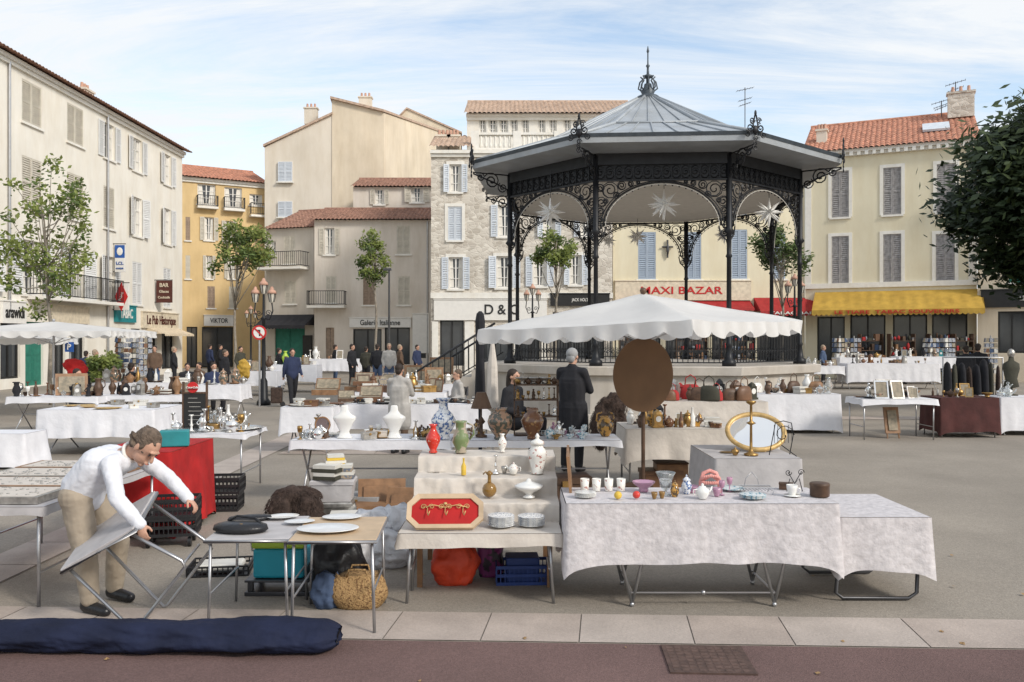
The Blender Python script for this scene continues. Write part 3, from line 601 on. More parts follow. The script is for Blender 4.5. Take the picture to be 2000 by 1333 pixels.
for i in range(25):
    x=-hw+.1+(S-.2)*i/24;rmb.box(x-.009,x+.009,-.009,.009,1.395,2.185)
    if i<24:
        xc=x+(S-.2)/48;spiral(rmb,xc,1.62,.05,1,0,1,0,.01);spiral(rmb,xc,2.05,.05,1,3,1,0,.01)
rm=mesh(rmb,'railing','iron_black')
for k in range(8):
    a=math.radians(45*k+45);ap=KR*math.cos(pi/8);lc=(ap*math.cos(a),ap*math.sin(a),0);rz=a+pi/2
    f=mk('arched_frieze',fm,par=K,loc=lc,rot=rz);mk('light_string',lm,par=f)
    if k!=3:mk('railing',rm,par=K,loc=lc,rot=rz)
mb=MB();octl(mb,[(3.9,5.64),(3.0,5.95),(.3,6.15)]);mk('ceiling',mb,'ceiling_pale',K)
mb=MB();octl(mb,[(4.05,6.245),(4.94,6.30),(5.0,6.30),(5.02,6.42)]);mb.mi=1;octl(mb,[(5.03,6.42),(5.06,6.5),(4.9,6.52)]);mb.mi=2;octl(mb,[(4.9,6.51),(2.7,7.25),(.25,8.55)])
for k in range(8):
    p0=Vector(oc(4.9,6.53,k));p1=Vector(oc(2.7,7.27,k));p2=Vector(oc(.25,8.56,k));q0=Vector(oc(4.9,6.53,k+1));q1=Vector(oc(2.7,7.27,k+1));q2=Vector(oc(.25,8.56,k+1))
    mb.tube([p0,p1,p2],.045,6)
    for j in range(1,7):
        t=j/7;mb.tube([p0.lerp(q0,t),p1.lerp(q1,t)],.018,4)
    for j in range(1,5):
        t=j/5;mb.tube([p1.lerp(q1,t),p2.lerp(q2,t)],.018,4)
    mb.tube([p1,q1],.03,5)
rf=mk('roof',mb,['zinc','zinc_dark','zinc'],K)
mb=MB();mb.lathe([(.34,8.5),(.30,8.6),(.16,8.66),(.2,8.75),(.12,8.85),(.1,8.95)],n=12)
for i in range(8):
    a=i*pi/4;c,s=math.cos(a),math.sin(a);mb.tube([(.12*c,.12*s,8.72),(.26*c,.26*s,8.82),(.22*c,.22*s,9.0),(.14*c,.14*s,9.08),(.2*c,.2*s,9.15)],.022,5)
mb.lathe([(.05,8.9),(.05,9.1),(.13,9.13),(.13,9.18),(.04,9.22),(.03,9.4),(.06,9.45),(.022,9.5),(.018,9.8),(.04,9.85),(.006,10.0)],n=8);mk('finial',mb,'zinc_dark',rf)
mb=MB()
for s in(-1,1):
    spiral(mb,s*.16,.10,.13,1.7,pi/2,s,0,.02);spiral(mb,s*.10,.30,.09,1.5,0,s,0,.018);spiral(mb,s*.26,-.08,.1,1.5,2,s,0,.018)
    mb.tube([(0,0,-.1),(s*.08,0,.15),(s*.02,0,.45)],.022,5)
mb.ell((0,0,.5),(.04,.03,.09),8);mb.ell((0,0,.05),(.1,.05,.12),8)
for i in range(3):spiral(mb,-.0,-.2-.12*i,.08,1.3,i,1,0,.016)
om=mesh(mb,'eave_ornament','iron_black')
mb=MB();spiral(mb,0,.0,.22,1.8,.5,1,0,.02);spiral(mb,-.3,-.16,.14,1.6,1,-1,0,.018);spiral(mb,.3,.08,.12,1.6,1,1,0,.018);mb.tube([(-.48,0,-.55),(-.42,0,-.2),(-.1,0,-.05),(.5,0,.16)],.022,5);mb.tube([(-.48,0,.17),(.5,0,.19)],.018,5)
bm_=mesh(mb,'eave_bracket','iron_black')
for k in range(8):
    a=math.radians(22.5+45*k);mk('eave_ornament',om,par=K,loc=oc(5.04,6.48,k),rot=a+pi/2,sc_=.8);mk('eave_bracket',bm_,par=K,loc=oc(4.5,6.02,k),rot=a)
mb=MB()
for i in range(7):mb.box(-4.15-.29*(7-i),-4.15-.29*(6-i)+.0,-1.3,1.3,0,.186*(i+1))
mb.box(-4.15-2.05,-4.12,-1.5,-1.303,0,.25);st=mk('staircase',mb,'plinth_stone',K)
mb=MB()
for y in(-1.36,1.36):
    a=Vector((-6.3,y,1.0));b=Vector((-4.1,y,2.35));mb.tube([a-Vector((0,0,1)),a,b],.03,6);mb.tube([a-Vector((0,0,.75)),b-Vector((0,0,.8))],.016,5)
    for i in range(14):
        t=(i+.5)/14;p=a.lerp(b,t);mb.cyl(p,p-Vector((0,0,.8)),.012,n=4)
mk('stair_railing',mb,'iron_black',st)
mb=MB();rr=random.Random(2)
for i in range(26):
    dv=Vector((rr.gauss(0,1),rr.gauss(0,.5),rr.gauss(0,1))).normalized();l=.38*(1 if i%2 else .7);mb.cyl((0,0,0),dv*l,.05,.004,4)
for i in range(8):
    a=i*pi/4;mb.cyl((0,0,0),(.42*math.cos(a),0,.42*math.sin(a)),.075,.003,4)
mb.mi=1;mb.cyl((0,0,.3),(0,0,1.15),.008,n=4);smh=mesh(mb,'star',['porcelain','metal_dark'])
for px,py,d,s in((1297,400,20.3,1),(1075,415,21,.95),(1245,462,26.3,.8),(1502,415,21.2,.95),(1415,458,26.2,.8),(1190,470,27,.6)):
    mk('hanging_star',smh,loc=(gx(px,d),d,gz(py,d)),label='silver spiky star decoration hanging from the bandstand',cat='star decoration',group='stars hanging in the bandstand',sc_=s*.95,rot=R.uniform(-.2,.2))
# ---------------- street furniture
def lamp(px,d,label,hh=3.3):
    x=gx(px,d);o=emp('street_lamp',label,'street lamp',(x,d,0),group='lantern street lamps')
    mb=MB();mb.lathe([(.2,0),(.2,.1),(.13,.2),(.11,.7),(.06,.8),(.05,hh-.5),(.08,hh-.45),(.04,hh-.4),(.03,hh+.3)],n=10)
    q=.74;L=[(-.24,0,hh),(.24,0,hh),(0,0,hh+.25)]
    for s in(-1,1):mb.tube([(0,0,hh-.45),(s*.17,0,hh-.5),(s*.27,0,hh-.25),(s*.24,0,hh)],.02,5);spiral(mb,s*.14,hh-.3,.09,1.4,0,s,0,.012)
    mk('post',mb,'iron_black',o)
    for l in L:
        mb=MB();mb.lathe([(.06*q,0),(.09*q,.04*q),(.15*q,.36*q)],l,6,smooth=False);mb.mi=1;mb.lathe([(.19*q,.36*q),(.15*q,.47*q),(.08*q,.52*q),(.06*q,.6*q),(.02*q,.64*q)],l,8)
        mb.mi=2
        for i in range(6):
            a=i*pi/3+pi/6;mb.cyl((l[0]+.09*q*math.cos(a),l[1]+.09*q*math.sin(a),l[2]+.03*q),(l[0]+.16*q*math.cos(a),l[1]+.16*q*math.sin(a),l[2]+.37*q),.012,n=4)
        mk('lantern',mb,['lamp_glass','terracotta','iron_black'],o)
lamp(515,25,'black iron street lamp with terracotta topped lanterns',3.0);lamp(1040,35,'black iron street lamp with lanterns beyond the bandstand',3.5);lamp(1552,31,'black iron street lamp with two lanterns by the bandstand',3.6);lamp(490,50,'black iron street lamp before the shuttered shops',3.2)
o=emp('street_lamp','slim modern grey lamp post','street lamp',(gx(760,38),38,0));mb=MB();mb.cyl((0,0,0),(0,0,5),.06,.04);mb.box(-.25,.1,-.08,.08,5,5.1);mk('post',mb,'metal_dark',o)
o=emp('traffic_sign','round red rimmed no turning sign on a thin post','traffic sign',(gx(509,24.5),24.4,0));mb=MB();mb.cyl((0,0,0),(0,0,2.3),.03);mk('post',mb,'metal_grey',o)
mb=MB();mb.cyl((0,-.03,2.12),(0,-.05,2.12),.21,n=20);mb.mi=1;mb.cyl((0,-.052,2.12),(0,-.056,2.12),.16,n=20);mb.mi=2;mb.box(.0,.04,-.062,-.058,2.02,2.17);mb.box(-.08,.04,-.062,-.058,2.17,2.2);mb.mi=0;mb.pbox((-.13,-.068,2.22),(.03,0,.03),(.24,0,-.24),(0,.004,0));mk('disc',mb,['sign_red','sign_white','sign_black'],o)
o=emp('parking_sign','small blue parking sign by the stalls','sign',(gx(137,23.5),23.5,0));mb=MB();mb.cyl((0,0,0),(0,0,1.8),.03);mk('post',mb,'metal_grey',o);mb=MB();mb.box(-.12,.12,-.05,-.03,1.58,1.85);mk('panel',mb,'sign_blue',o);text('P',.22,'sign_white',o,(0,-.065,1.71))
# ---------------- canopies
def parasol(label,x,y,w,dp,ze,za,rot,pole=True,tilt=0,rp=.03,tv=0):
    o=emp('parasol',label,'parasol',(x,y,0),rot);mb=MB();n=40;vs=[];fs=[];vh=.16
    def hz(u,v):
        m=max(abs(u),abs(v));k=min(abs(u),abs(v));return za-(za-ze)*m**1.0-.07*math.sin(pi*m)*(1-(k/max(m,.01))**2)+tilt*u+tv*v+.012*noise.noise(Vector((u*5,v*5,x)))-.03*m*(1-(k/max(m,.01))**2)*(m>.5)*(m-.5)
    for j in range(n+1):
        for i in range(n+1):u=-1+2*i/n;v=-1+2*j/n;vs.append((u*w/2,v*dp/2,hz(u,v)))
    for j in range(n):
        for i in range(n):a=j*(n+1)+i;fs.append((a,a+1,a+n+2,a+n+1))
    mb.add(vs,fs,True)
    pr=[];q=n*4
    for s in range(4):
        for i in range(q):
            t=-1+2*i/q;u,v=[(t,-1),(1,t),(-t,1),(-1,-t)][s];pr.append((u,v,t))
    vs=[];m=len(pr)
    for r in range(4):
        for i,(u,v,t) in enumerate(pr):
            sc_=.60+.40*abs(math.sin((t+1)*pi*w*1.3));g=1+.006*r*math.sin(i*.33)+.003*r
            vs.append((u*w/2*g,v*dp/2*g,hz(u,v)-vh*sc_*r/3))
    mb.add(vs,[(r*m+i,r*m+(i+1)%m,(r+1)*m+(i+1)%m,(r+1)*m+i) for r in range(3) for i in range(m)],True)
    mk('canopy',mb,'canvas_white',o)
    mb=MB()
    for u,v in((-1,-1),(1,-1),(1,1),(-1,1)):
        mb.cyl((0,0,za-.06),(u*w/2*.98,v*dp/2*.98,hz(u,v)-.03),.012,n=5);mb.cyl((0,0,za-.55),(u*w/4,v*dp/4,hz(u/2,v/2)-.03),.010,n=5)
    mk('rib',mb,'metal_grey',o)
    if pole:mb=MB();mb.cyl((0,0,0),(0,0,za+.03),rp);mb.ell((0,0,za+.03),.04,8);mb.cyl((0,0,0),(0,0,.06),.25,n=16);mk('pole',mb,'wood_dark' if rp<.03 else 'metal_grey',o)
    return o
parasol('large square white canvas market parasol with scalloped valance',1.46,9.5,2.60,2.60,2.07,2.42,math.radians(-40),tilt=.035,tv=.02,rp=.022)
parasol('white canvas market parasol with scalloped valance over bric-a-brac tables',gx(105,21),21,4.0,2.6,2.12,2.36,0)
parasol('white canvas market parasol beside the white building',-14.1,22.6,4.0,2.6,1.95,2.18,.1)
o=emp('folded_parasol','closed black parasol standing upright','parasol',(gx(938,13.5),13.5,0));mb=MB();mb.lathe([(.2,0),(.2,.05),(.03,.06),(.03,.9),(.09,.95),(.07,1.6),(.08,2.2),(.06,2.32),(.02,2.36)],n=9,smooth=False);mk('closed_canopy',mb,'w_black',o)
o=emp('folded_parasol','closed white parasol standing upright','parasol',(gx(962,13.2),13.2,0));mb=MB();mb.lathe([(.2,0),(.2,.05),(.03,.06),(.03,.8),(.10,.85),(.08,1.5),(.03,1.85),(.02,1.9)],n=9,smooth=False);mk('closed_canopy',mb,'cloth_linen',o)
# ---------------- tables
def cloth(mb,w,dp,h,drop,seed=0,corner=.14,amp=.03,drops=None):
    r=random.Random(seed);per=2*(w+dp);n=int(per/.03);pts=[]
    def P(s):
        s=s%per
        if s<w:return(-w/2+s,-dp/2,0,-1,min(s,w-s),0)
        s-=w
        if s<dp:return(w/2,-dp/2+s,1,0,min(s,dp-s),1)
        s-=dp
        if s<w:return(w/2-s,dp/2,0,1,min(s,w-s),2)
        s-=w;return(-w/2,dp/2-s,-1,0,min(s,dp-s),3)
    ph=[r.uniform(0,6) for _ in range(4)];k1=r.uniform(7,10);rings=[];T=9
    for t in range(T+1):
        f=t/T;ring=[]
        for i in range(n):
            s=per*i/n;x,y,nx,ny,e,sd=P(s);dd=(drops[sd] if drops else drop);ce=math.exp(-e/.06)
            if ce>.2:
                cx=math.copysign(1,x);cy=math.copysign(1,y)
                if sd in(0,2):nx+=cx*ce*.5
                else:ny+=cy*ce*.5
            fold=abs(math.sin(k1*.5*s+ph[0]))**.7
            wave=(fold-.6)*1.1+math.sin(k1*2.3*s+ph[1])*.3+math.sin(k1*.41*s+ph[2])*.4+.5*noise.noise(Vector((s*5,f*1.5,seed)))
            off=.006+f**1.2*(.004+amp*(1+wave))*min(1,dd/.3)*(1-ce*.6)+ce*.015*f
            z=h-.003-f*(dd+corner*ce*min(1,dd/.3)+.008*math.sin(3.1*s+ph[3])+.005*math.sin(11*s+ph[1]))
            ring.append((x+nx*off,y+ny*off,z))
        rings.append(ring)
    vs=[p for rg in rings for p in rg];fs=[(t*n+i,(t+1)*n+i,(t+1)*n+(i+1)%n,t*n+(i+1)%n) for t in range(T) for i in range(n)]
    mb.add(vs,fs,True)
    gxn=max(6,int(w/.08));gyn=max(4,int(dp/.08));vs=[]
    for j in range(gyn+1):
        for i in range(gxn+1):
            u=i/gxn;v=j/gyn;b=min(u,1-u)*min(v,1-v)>0
            vs.append((-w/2+w*u,-dp/2+dp*v,h+.0+(.003*math.sin(u*19+v*7+seed)*math.sin(v*13+seed) if b else -.001)))
    mb.add(vs,[(j*(gxn+1)+i,j*(gxn+1)+i+1,(j+1)*(gxn+1)+i+1,(j+1)*(gxn+1)+i) for j in range(gyn) for i in range(gxn)],True)
def legsX(mb,w,dp,h,xs=None,r=.013):
    for x in (xs or(-w/2+.12,w/2-.12)):
        for s in(-1,1):mb.tube([(x,s*dp*.42,h-.03),(x,-s*dp*.42,.012)],r,6)
        for s in(-1,1):mb.cyl((x,s*dp*.42,.012),(x+.0,s*dp*.42,.02),.02)
    mb.cyl((-w/2+.12,0,h*.5),(w/2-.12,0,h*.5),r*.8,n=5)
def legsF(mb,w,dp,h,r=.013,spl=.0):
    for sx in(-1,1):
        for sy in(-1,1):mb.tube([(sx*(w/2-.06),sy*(dp/2-.05),h-.03),(sx*(w/2-.06+spl),sy*(dp/2-.05),0)],r,6)
        mb.cyl((sx*(w/2-.06),-dp/2+.05,.25),(sx*(w/2-.06),dp/2-.05,.25),r*.7,n=5)
def table(label,x,y,w,dp,h,drop,m='cloth_white',legs='x',rot=0,seed=None,amp=.03,corner=.08,group=None,drops=None):
    o=emp('market_table',label,'table',(x,y,0),rot,group=group);mb=MB();cloth(mb,w,dp,h,drop,seed if seed is not None else R.randint(0,999),amp=amp,corner=corner,drops=drops);mk('tablecloth',mb,m,o)
    mb=MB();mb.box(-w/2+.01,w/2-.01,-dp/2+.01,dp/2-.01,h-.03,h-.006);mk('tabletop',mb,'wood_light',o)
    mb=MB()
    if legs=='x':legsX(mb,w,dp,h)
    elif legs=='f':legsF(mb,w,dp,h)
    if legs:mk('leg',mb,'metal_grey',o)
    return o
def tb(px0,px1,d,dp,h,drop,label,**k):
    x0=gx(px0,d);x1=gx(px1,d);return table(label,(x0+x1)/2,d+dp/2,x1-x0,dp,h,drop,**k)
wl_='trestle table under a long white cloth holding bric-a-brac'
o=table('folding table draped in mottled grey velvet holding glassware',1.35,6.37,1.93,.66,.745,.42,'cloth_velvet',None,seed=4,amp=.026,corner=.10)
mb=MB()
for a in(1236,1516):
    X=gx(a,6.05)-1.35
    for yy in(-.28,.28):
        for k in(-.17,.17):mb.tube([(X+k,yy,.72),(X,yy,.02)],.012,6)
        mb.ell((X,yy,.015),.02,6)
    mb.cyl((X,-.28,.1),(X,.28,.1),.009,n=5)
X0=gx(1236,6.05)-1.35;X1=gx(1516,6.05)-1.35;mb.cyl((X0,-.28,.1),(X1,-.28,.1),.007,n=5);mb.ell(((X0+X1)/2,-.28,.1),.02,6)
mk('leg',mb,'metal_grey',o)
o=table('lower table draped in pale grey velvet on tubular feet',2.69,6.62,.66,.93,.625,.38,'cloth_velvet',None,seed=9,amp=.02,corner=.07)
mb=MB()
for yy in(-.4,.3):mb.tube([(-.28,yy,.6),(-.33,yy,.06),(-.28,yy,.02),(.2,yy,.02),(.26,yy,.06),(.28,yy,.6)],.014,6)
mk('leg',mb,'metal_dark',o)
o=table('low folding table with beige cloth in front of stepped shelves',-.23,6.32,1.17,.44,.52,.09,'cloth_linen',None,seed=2,amp=.05,corner=.06);mb=MB();legsF(mb,1.12,.42,.52,.012,.03);mk('leg',mb,'metal_grey',o)
mb=MB()
prof=[(0,.50),(0,.66),(.30,.665),(.31,.80),(.60,.805),(.61,.935),(.98,.94),(1.0,.45)]
nx=90;vs=[];fs=[];pp=[]
for i in range(len(prof)-1):
    for t in (0,.08,.3,.5,.7,.92):
        pp.append((prof[i][0]+(prof[i+1][0]-prof[i][0])*t,prof[i][1]+(prof[i+1][1]-prof[i][1])*t,i,t))
pp.append((*prof[-1],6,1));npp=len(pp)
for i in range(nx+1):
    x=-.57+1.14*i/nx
    for yy,zz,si,t in pp:
        ver=si%2==0
        nz=noise.noise(Vector((x*6,si*3.1,0)));n2=noise.noise(Vector((x*17,si*2.1,t*.8)))
        vs.append((x,yy+(-.006-(1-t)*.035*nz-.016*n2 if ver else 0),zz+(.004*n2-(.018*max(0,nz) if (ver and t>.9) or (not ver and t<.1) else 0))))
for i in range(nx):
    for j in range(npp-1):fs.append((i*npp+j,(i+1)*npp+j,(i+1)*npp+j+1,i*npp+j+1))
mb.add(vs,fs,True)
for X in(-.572,.572):mb.add([(X,p[0],p[1]) for p in pp]+[(X,.0,.45)],[tuple(range(npp+1))])
o=emp('stepped_display','three step display shelf covered with beige cloth','display shelf',(-.21,6.50,0));mk('tiered_cloth',mb,'cloth_linen',o)
mb=MB();mb.box(-.56,.56,.03,.97,.42,.448)
for a in(-.5,.5):
    for b in(.08,.9):mb.box(a-.02,a+.02,b-.02,b+.02,0,.42)
mk('shelf_frame',mb,'wood_mid',o)
mb=MB();mb.pbox((.0,0,0),(.02,0,0),(.05,.72,0),(-.05,0,.62));mk('leaning_board',mb,'wood_mid',loc=(.46,6.45,.40),label='brown wooden panel leaning against the stepped shelf',cat='board')
def camp(x,y,w,dp,h,rot,topm,label):
    o=emp('folding_table',label,'folding table',(x,y,0),rot,group='small folding camping tables');mb=MB();mb.box(-w/2,w/2,-dp/2,dp/2,h-.022,h);mk('tabletop',mb,topm,o,bev=.006)
    mb=MB();z=h-.016
    mb.tube([(-w/2,-dp/2,z),(w/2,-dp/2,z),(w/2,dp/2,z),(-w/2,dp/2,z)],.012,6,closed=True)
    mk('rim',mb,'metal_grey',o);mb=MB();legsF(mb,w+.06,dp+.04,h,.011,.015);mk('leg',mb,'metal_grey',o)
camp(-1.74,5.9,.54,.72,.61,.05,'cloth_grey','grey topped folding camping table');camp(-1.17,5.83,.56,.72,.62,.05,'wood_light','folding camping table with pale wooden top and metal rim')
tb(566,880,9.8,.7,.75,.10,'trestle table with a narrow white cloth and display busts',legs='x');tb(882,1214,9.8,.7,.75,.07,'trestle table with short white cloth under large ceramic jugs',legs='x')
tb(1222,1520,10.6,.9,.80,.38,'tall table under a grey beige cloth',m='cloth_linen',legs='f')
tb(1396,1566,8.3,1.1,.75,.42,'table draped with grey cloth holding a gilt mirror',m='cloth_grey',legs='f')
tb(1285,1500,14.6,.8,.85,.5,'table with pale cloth crowded with handbags and pots',m='cloth_linen',legs='f')
tb(1478,1642,17.4,.8,.80,.72,wl_);tb(1684,1832,16.2,.8,.78,.10,'folding table with short white cloth and metal legs',legs='f');tb(1836,1952,16.6,.8,.78,.66,'table covered with dark wine red cloth',m='cloth_wine',legs='f');tb(1954,2120,17,.8,.76,.66,wl_)
tb(1655,1836,33,1,1.0,.7,wl_);tb(1575,1650,33,.9,.9,.3,wl_,legs='f');tb(1755,1872,36.5,.9,1.2,.5,wl_);tb(1640,1750,36.5,.9,1.15,.4,wl_)
tb(548,650,14.3,.8,.78,.42,wl_);tb(652,962,14.9,.8,.78,.42,'trestle table with lilac white cloth and silver pieces');tb(690,870,18.2,.8,.78,.5,wl_);tb(770,900,21,.8,.8,.5,wl_)
tb(72,300,14.0,1.2,.76,.45,'market table with white cloth hanging in folds',legs='x',amp=.05);tb(12,190,17.2,.8,.76,.12,'long table with short white cloth',legs='x');tb(195,362,17.6,.8,.76,.12,'long table with short white cloth',legs='x')
tb(310,478,10.5,.9,.75,.05,'folding table crowded with silverware',legs='f');tb(180,330,22,.8,.8,.3,wl_);tb(330,470,21,.8,.8,.35,wl_);tb(455,540,29,.9,.85,.5,wl_);tb(520,618,31,.9,1.0,.6,wl_);tb(560,700,36,.9,1.1,.5,wl_)
table('low stand draped with a loose white sheet',-7.65,12.9,.9,.6,.52,.48,'cloth_white',None,seed=12,amp=.07)
table('red cloth covered table beside the bending man',-3.66,8.75,.78,1.15,.83,.76,'cloth_red',None,seed=3,amp=.045)
o=table('display table with flat glass topped jewellery cases',-3.87,7.0,1.15,2.0,.73,.05,'cloth_grey','f',amp=.01)
for i in range(4):
    mb=MB();mb.box(-.5,.5,-.22,.22,0,.05);mb.mi=1;mb.box(-.46,.46,-.19,.19,.05,.052);mb.mi=2
    for j in range(70):mb.ell((R.uniform(-.43,.43),R.uniform(-.17,.17),.054),(R.uniform(.006,.02),R.uniform(.004,.013),.005),6)
    mk('jewellery_case',mb,['wood_mid' if i%2 else 'silver_dull','cloth_linen','silver_dull'],loc=(-3.87,6.28+.48*i,.735),label='flat glazed display case full of small jewellery',cat='display case',group='jewellery display cases')
# ---------------- small goods
PR=dict(
vase=[(.045,0),(.05,.01),(.035,.03),(.075,.12),(.08,.17),(.035,.25),(.03,.28),(.05,.31),(.042,.31),(.02,.27)],
bottle=[(.035,0),(.037,.01),(.037,.13),(.015,.18),(.013,.24),(.018,.25),(.01,.25)],
bowl=[(.04,0),(.042,.02),(.035,.025),(.09,.07),(.10,.085),(.094,.085),(.03,.03)],
plate=[(.06,0),(.062,.006),(.12,.018),(.13,.022),(.125,.025),(.06,.011),(.01,.011)],
cup=[(.022,0),(.024,.01),(.036,.05),(.04,.08),(.036,.08),(.02,.012)],
goblet=[(.035,0),(.034,.006),(.008,.012),(.007,.08),(.03,.1),(.038,.15),(.034,.18),(.030,.18),(.02,.11)],
jar=[(.045,0),(.05,.01),(.075,.08),(.08,.13),(.055,.18),(.05,.19),(.06,.2),(.055,.22),(.02,.25),(.01,.255),(.016,.27),(.005,.29)],
candlestick=[(.06,0),(.06,.012),(.02,.03),(.012,.08),(.025,.1),(.012,.12),(.01,.22),(.03,.24),(.03,.25),(.012,.25)],
tumbler=[(.026,0),(.028,.003),(.034,.09),(.031,.09),(.025,.006)])
IM={}
def basemesh(kind,m):
    if (kind,m) in IM:return IM[kind,m]
    mb=MB();mats=[m]
    if kind in PR:mb.lathe(PR[kind],n=16)
    elif kind=='figurine':
        mb.lathe([(.05,0),(.05,.02),(.03,.03),(.04,.06),(.03,.11),(.035,.15),(.012,.18)],n=10);mb.ell((0,0,.2),.024,8);mb.tube([(-.03,0,.15),(-.06,-.02,.1),(-.02,-.04,.08)],.01,5);mb.tube([(.03,0,.15),(.06,-.01,.19)],.01,5)
    elif kind=='teapot':
        mb.lathe([(.04,0),(.045,.01),(.075,.06),(.065,.1),(.04,.12),(.035,.13),(.012,.135),(.016,.15),(.004,.16)],n=14);mb.tube([(.06,0,.05),(.1,0,.08),(.12,0,.12)],.014,6,r1=.008);mb.tube([(-.06,0,.1),(-.11,0,.1),(-.11,0,.05),(-.07,0,.04)],.007,6)
    elif kind=='jug':
        mb.lathe([(.05,0),(.055,.01),(.045,.03),(.08,.1),(.07,.16),(.045,.22),(.05,.27),(.06,.29),(.054,.29),(.03,.23)],n=14);mb.tube([(.055,0,.27),(.11,0,.25),(.12,0,.17),(.08,0,.12)],.009,6);mb.ell((-.055,0,.28),(.025,.02,.012),8)
    elif kind=='purse':
        mb.lathe([(.13,0),(.14,.02),(.13,.13),(.09,.18),(.04,.19)],n=16,sy=.42);mb.tube([(-.07,0,.18),(-.06,0,.27),(0,0,.31),(.06,0,.27),(.07,0,.18)],.007,6)
    elif kind=='box':
        mb.box(-.1,.1,-.07,.07,0,.075);mb.box(-.105,.105,-.075,.075,.077,.1);mb.mi=1;mb.box(-.015,.015,-.082,-.0751,.06,.09);mats=[m,'brass']
    elif kind=='books':
        z=0
        for i in range(4):w=R.uniform(.08,.11);mb.mi=i%2;mb.box(-w,w,-.07,.07,z,z+.028);z+=.03
        mats=[m,'paper']
    elif kind=='frame':
        for a in((-.1,-.08,0,.26),(.08,.1,0,.26),(-.08,.08,0,.02),(-.08,.08,.24,.26)):mb.pbox((a[0],a[2]*.25,a[2]),(a[1]-a[0],0,0),(0,.02,0),(0,(a[3]-a[2])*.25,a[3]-a[2]))
        mb.mi=1;mb.pbox((-.08,.008,.0),(.16,0,0),(0,.01,0),(0,.065,.26));mats=[m,'photo_mix']
    elif kind=='tray':
        mb.lathe([(.14,0),(.15,.004),(.21,.016),(.225,.02),(.22,.023),(.15,.009),(.01,.009)],n=28,sx=1,sy=.68)
    elif kind=='clock':
        mb.box(-.09,.09,-.05,.05,0,.03);mb.box(-.07,.07,-.04,.04,.03,.2);mb.lathe([(.075,.2),(.05,.24),(.01,.27)],n=4,smooth=False);mb.mi=1;mb.cyl((0,-.041,.13),(0,-.046,.13),.045,n=16);mats=[m,'porcelain']
    elif kind=='suitcase':
        mb.box(-.3,.3,-.2,.2,0,.13);mb.pbox((-.3,.2,.13),(.6,0,0),(0,.16,.26),(0,.05,-.02));mb.mi=1;mb.box(-.28,.28,-.18,.18,.13,.135);mb.pbox((-.27,.195,.15),(.54,0,0),(0,.14,.22),(0,.004,-.002));mats=[m,'photo_mix']
    elif kind=='crate':
        a,b=.3,.2
        for z in(.0,.09,.18):
            for x0,x1,y0,y1 in((-a,a,-b,-b+.012),(-a,a,b-.012,b),(-a,-a+.012,-b+.012,b-.012),(a-.012,a,-b+.012,b-.012)):mb.box(x0,x1,y0,y1,z,z+.035)
        for i in range(13):
            x=-a+.6*i/12-.006
            for y in(-b+.002,b-.01):mb.box(x,x+.012,y,y+.008,.035,.18)
        for i in range(9):
            y=-b+.4*i/8-.006
            for x in(-a+.002,a-.01):mb.box(x,x+.008,y,y+.012,.035,.18)
        mb.box(-a+.01,a-.01,-b+.01,b-.01,0,.01)
    IM[kind,m]=mesh(mb,kind,mats);return IM[kind,m]
NAMES=dict(jar='lidded_jar',books='book_stack',frame='picture_frame',box='wooden_box',tray='serving_tray',clock='mantel_clock',purse='handbag')
CATS=dict(jar='jar',books='books',frame='picture frame',box='box',tray='tray',clock='clock',purse='handbag')
def item(kind,m,x,y,z,s=1,rot=None,label=None,name=None,cat=None,group=None,sc_=None):
    return mk(name or NAMES.get(kind,kind),basemesh(kind,m),loc=(x,y,z),rot=R.uniform(0,6.28) if rot is None else rot,label=label or ('small second-hand %s for sale on a market table'%(NAMES.get(kind,kind).replace('_',' '))),cat=cat or CATS.get(kind,kind),group=group or (None if label else 'bric-a-brac for sale on stalls'),sc_=sc_ or s)
def clutter(n,px0,px1,d,dp,z,ms,kinds,s=(.8,1.5)):
    x0=gx(px0,d)+.08;x1=gx(px1,d)-.08
    for i in range(n):
        x=x0+(x1-x0)*(i+R.uniform(.1,.9))/n;item(R.choice(kinds),R.choice(ms),x,d+R.uniform(.12,.88)*dp,z+.002,R.uniform(*s),rot=R.uniform(-.6,.6))
mix=['porcelain','brass','silver','wood_dark','ceramic_brown','porcelain_floral','silver_dull','clear_glass','wood_dark','wood_mid','silver_dull','ceramic_imari','w_black']
ak=['vase','bottle','bowl','plate','cup','jar','candlestick','figurine','teapot','jug','box','books','frame','clock','goblet']
slv=['silver','silver_dull','silver','clear_glass','porcelain','brass'];sk=['goblet','candlestick','teapot','bowl','cup','tray','bottle','figurine']
clutter(26,12,190,17.2,.8,.762,mix,ak,(.7,1.3));clutter(26,195,362,17.6,.8,.762,mix,ak,(.7,1.3));clutter(14,180,330,22,.8,.8,mix,ak,(1,1.6));clutter(14,330,470,21,.8,.8,mix,ak,(1,1.6))
clutter(40,315,474,10.5,.9,.752,slv,sk,(.8,1.4));clutter(8,72,300,14,1.2,.76,['paper','silver_dull','gold_frame'],['tray','plate','box'],(.7,1.2))
clutter(16,566,645,9.8,.7,.752,slv+['wood_dark'],sk,(.6,1.1));clutter(18,690,760,9.8,.7,.752,slv+['cloth_linen','wood_dark'],['cup','tray','bowl','box','goblet'],(.5,.9));clutter(18,790,870,9.8,.7,.752,['silver','brass','wood_dark','silver_dull','w_black'],sk,(.5,.9))
clutter(20,1060,1165,9.8,.7,.752,['porcelain','pink_glass','clear_glass','brass','porcelain_teal','silver'],['goblet','bowl','figurine','cup','teapot'],(.5,.9));clutter(12,890,950,9.8,.7,.752,mix,['figurine','goblet','cup','box'],(.5,.9))
